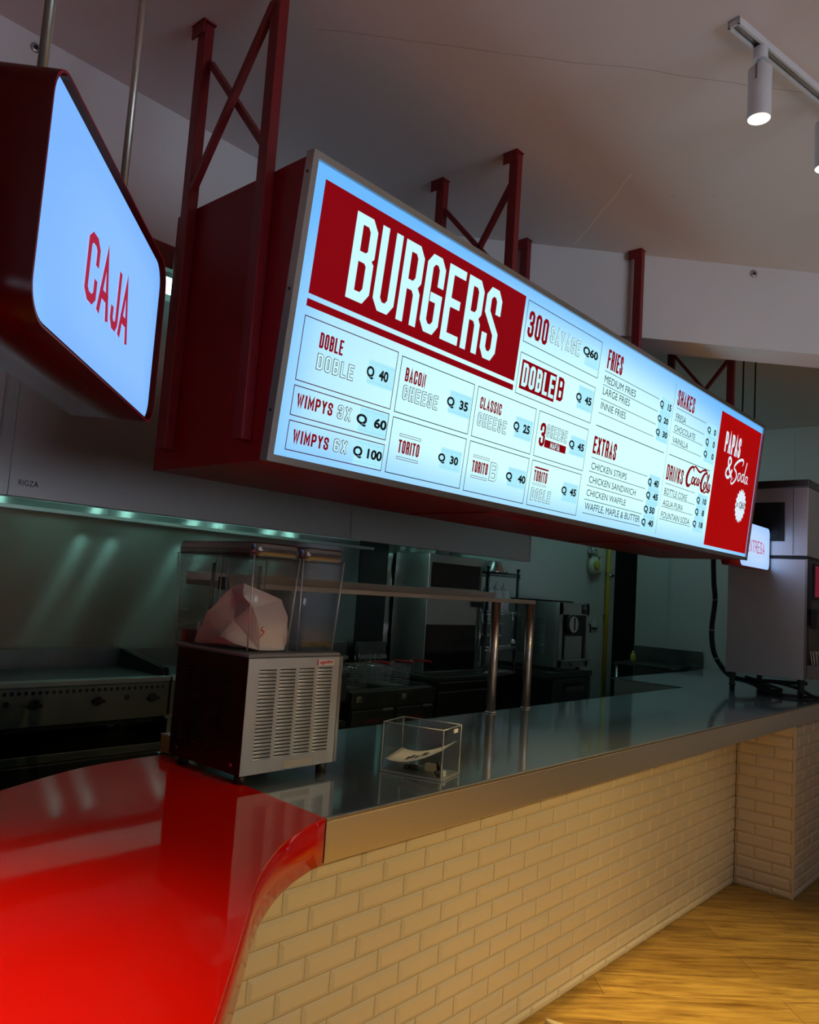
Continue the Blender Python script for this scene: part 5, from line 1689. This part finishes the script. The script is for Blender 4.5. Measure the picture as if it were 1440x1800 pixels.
sc = MB().box(IX + .055, 5.95, IY0 - .030, IY0 - .018, 1.705, 1.935).build('display_bezel', M['black'], t, bevel=.010)
MB().box(IX + .070, 5.935, IY0 - .033, IY0 - .029, 1.722, 1.918).build('red_screen', M['screen'], sc)
MB().box(IX + .010, 6.05, IY0 - .060, IY0 - .020, 1.520, 1.640).build('nozzle_block', M['black'], t, bevel=.006)
MB().box(IX + .010, 6.05, IY0 - .012, IY0 - .001, 1.290, 1.520).build('splash_back', P('brown_splash_panel', (0.05, 0.045, 0.04), 0.4), t)
MB().box(IX + .005, 6.05, IY0 - .115, IY0 - .001, 1.212, 1.292).build('drip_base', M['grey'], t, bevel=.006)
for x in (IX + .035, 5.99):
    for y in (IY0 + .035, IY1 - .035):
        MB().lathe((x, y, ZT + .001), [(.017, 0), (.017, .030), (.021, .034), (.021, .044), (.017, .048), (.020, .085), (.024, .121)], 14).build('leg', M['black'], t)
for x in (IX + .04, 5.98):
    MB().lathe((x, IY0 - .085, ZT + .001), [(.014, 0), (.014, .05), (.019, .137)], 12).build('leg', M['black'], t)
pst = None
for k in range(5):
    y = IY0 - .030 - k * .016
    lab = ['white paper cup sleeve nearest the machine back in the leaning stack', 'second white paper cup sleeve of the leaning stack', 'third white paper cup sleeve of the leaning stack', 'fourth white paper cup sleeve of the leaning stack', 'front white paper cup sleeve of the leaning stack'][k]
    s_ = thing('paper_sleeve', lab, 'paper sleeve', (5.50, y, 1.293), 'paper sleeves on the drinks machine tray')
    MB().obox((5.430, y, 1.2935), (.13, 0, 0), (0, .004, 0), (0, .010, .085)).build('sheet', M['paper'], s_, bevel=.001)
# hose and cable tangle
t = thing('drain_hose', 'thick black hose hanging behind the machine and curling onto the counter', 'hose', (5.5, 2.05, ZT))
MB().tube(smooth_path([(5.56, 2.06, 2.30), (5.535, 2.06, 2.02), (5.53, 2.05, 1.80), (5.55, 2.045, 1.66), (5.53, 2.055, 1.46), (5.535, 2.035, 1.30), (5.54, 1.965, 1.19), (5.54, 1.90, 1.150), (5.53, 1.82, 1.140), (5.51, 1.75, 1.125), (5.50, 1.68, 1.095)], 6), .0175, 10).build('tube', M['black'], t)
for p, q_ in (((5.55, 2.045, 1.665), (5.549, 2.046, 1.672)), ((5.5305, 2.055, 1.455), (5.530, 2.055, 1.462)), ((5.536, 2.02, 1.262), (5.536, 2.022, 1.268))):
    MB().cyl(p, q_, .0195, 12).build('cable_tie', M['whiteplastic'], t)
labs = ['black cable looping under the drinks machine toward its front leg', 'black cable coiled under the middle of the drinks machine', 'grey-black cable crossing under the drinks machine', 'black cable lying along the counter under the machine']
paths = [[(5.50, 1.70, 1.155), (5.46, 1.62, 1.160), (5.44, 1.52, 1.150), (5.47, 1.46, 1.130), (5.52, 1.40, 1.092), (5.60, 1.37, 1.085)],
         [(5.50, 1.74, 1.150), (5.45, 1.68, 1.100), (5.47, 1.62, 1.090), (5.54, 1.60, 1.088), (5.56, 1.68, 1.100), (5.48, 1.72, 1.130), (5.44, 1.66, 1.140), (5.50, 1.58, 1.110)],
         [(5.47, 1.80, 1.170), (5.45, 1.72, 1.160), (5.46, 1.60, 1.165), (5.47, 1.50, 1.168), (5.50, 1.43, 1.170)],
         [(5.48, 1.72, 1.087), (5.44, 1.62, 1.087), (5.42, 1.55, 1.087), (5.44, 1.47, 1.087), (5.50, 1.42, 1.087), (5.58, 1.40, 1.087)]]
for lab, pth in zip(labs, paths):
    tag(MB().tube(smooth_path(pth, 6), .011, 8).build('power_cable', M['black'], None), lab, 'cable', 'cables under the drinks machine')
t = thing('cable_box', 'black junction box in the cable tangle under the drinks machine', 'junction box', (5.5, 1.69, ZT))
MB().box(5.465, 5.545, 1.655, 1.725, ZT + .001, ZT + .062).build('casing', M['black'], t, bevel=.006)

# pale thing on the customer floor by the tiles
t = thing('canvas_bag', 'corner of a beige canvas bag on the wooden floor by the cream tiles', 'bag', (2.75, 1.5, 0))
cb = MB()
cb.add([(2.640, 1.47, 0), (2.730, 1.49, 0), (2.752, 1.600, 0), (2.728, 1.602, 0), (2.65, 1.475, .075), (2.715, 1.495, .065), (2.744, 1.592, .040), (2.730, 1.592, .040)],
       [(3, 2, 1, 0), (4, 5, 6, 7), (0, 1, 5, 4), (1, 2, 6, 5), (2, 3, 7, 6), (3, 0, 4, 7)])
cb.build('body', M['beige'], t, bevel=.006)

# small fixings on the beams
t = thing('wall_plug', 'small round metal anchor on the left concrete beam beside the sign pole', 'anchor', (0.905, 2.56, 3.255))
MB().lathe((0.905, 2.5595, 3.255), [(.016, 0), (.016, .004), (.010, .006)], 18, axis=(0, -1, 0)).build('ring', M['pipe'], t)
MB().cyl((0.905, 2.554, 3.255), (0.905, 2.551, 3.255), .007, 12).build('core', M['black'], t)
t = thing('wall_plug', 'small round metal anchor on the slanted concrete beam at the right', 'anchor', (3.85, 1.27, 3.26))
bn = Vector((-1.015, -1.067, 0)).normalized()
bp_ = p0 + d * ((Vector((3.865, 1.280, 0)) - p0).dot(d)) + Vector((0, 0, 3.262)) + bn * .0005
MB().lathe(bp_, [(.018, 0), (.018, .004), (.011, .006)], 18, axis=bn).build('ring', M['pipe'], t)
MB().cyl(bp_ + bn * .005, bp_ + bn * .009, .007, 12).build('core', M['black'], t)
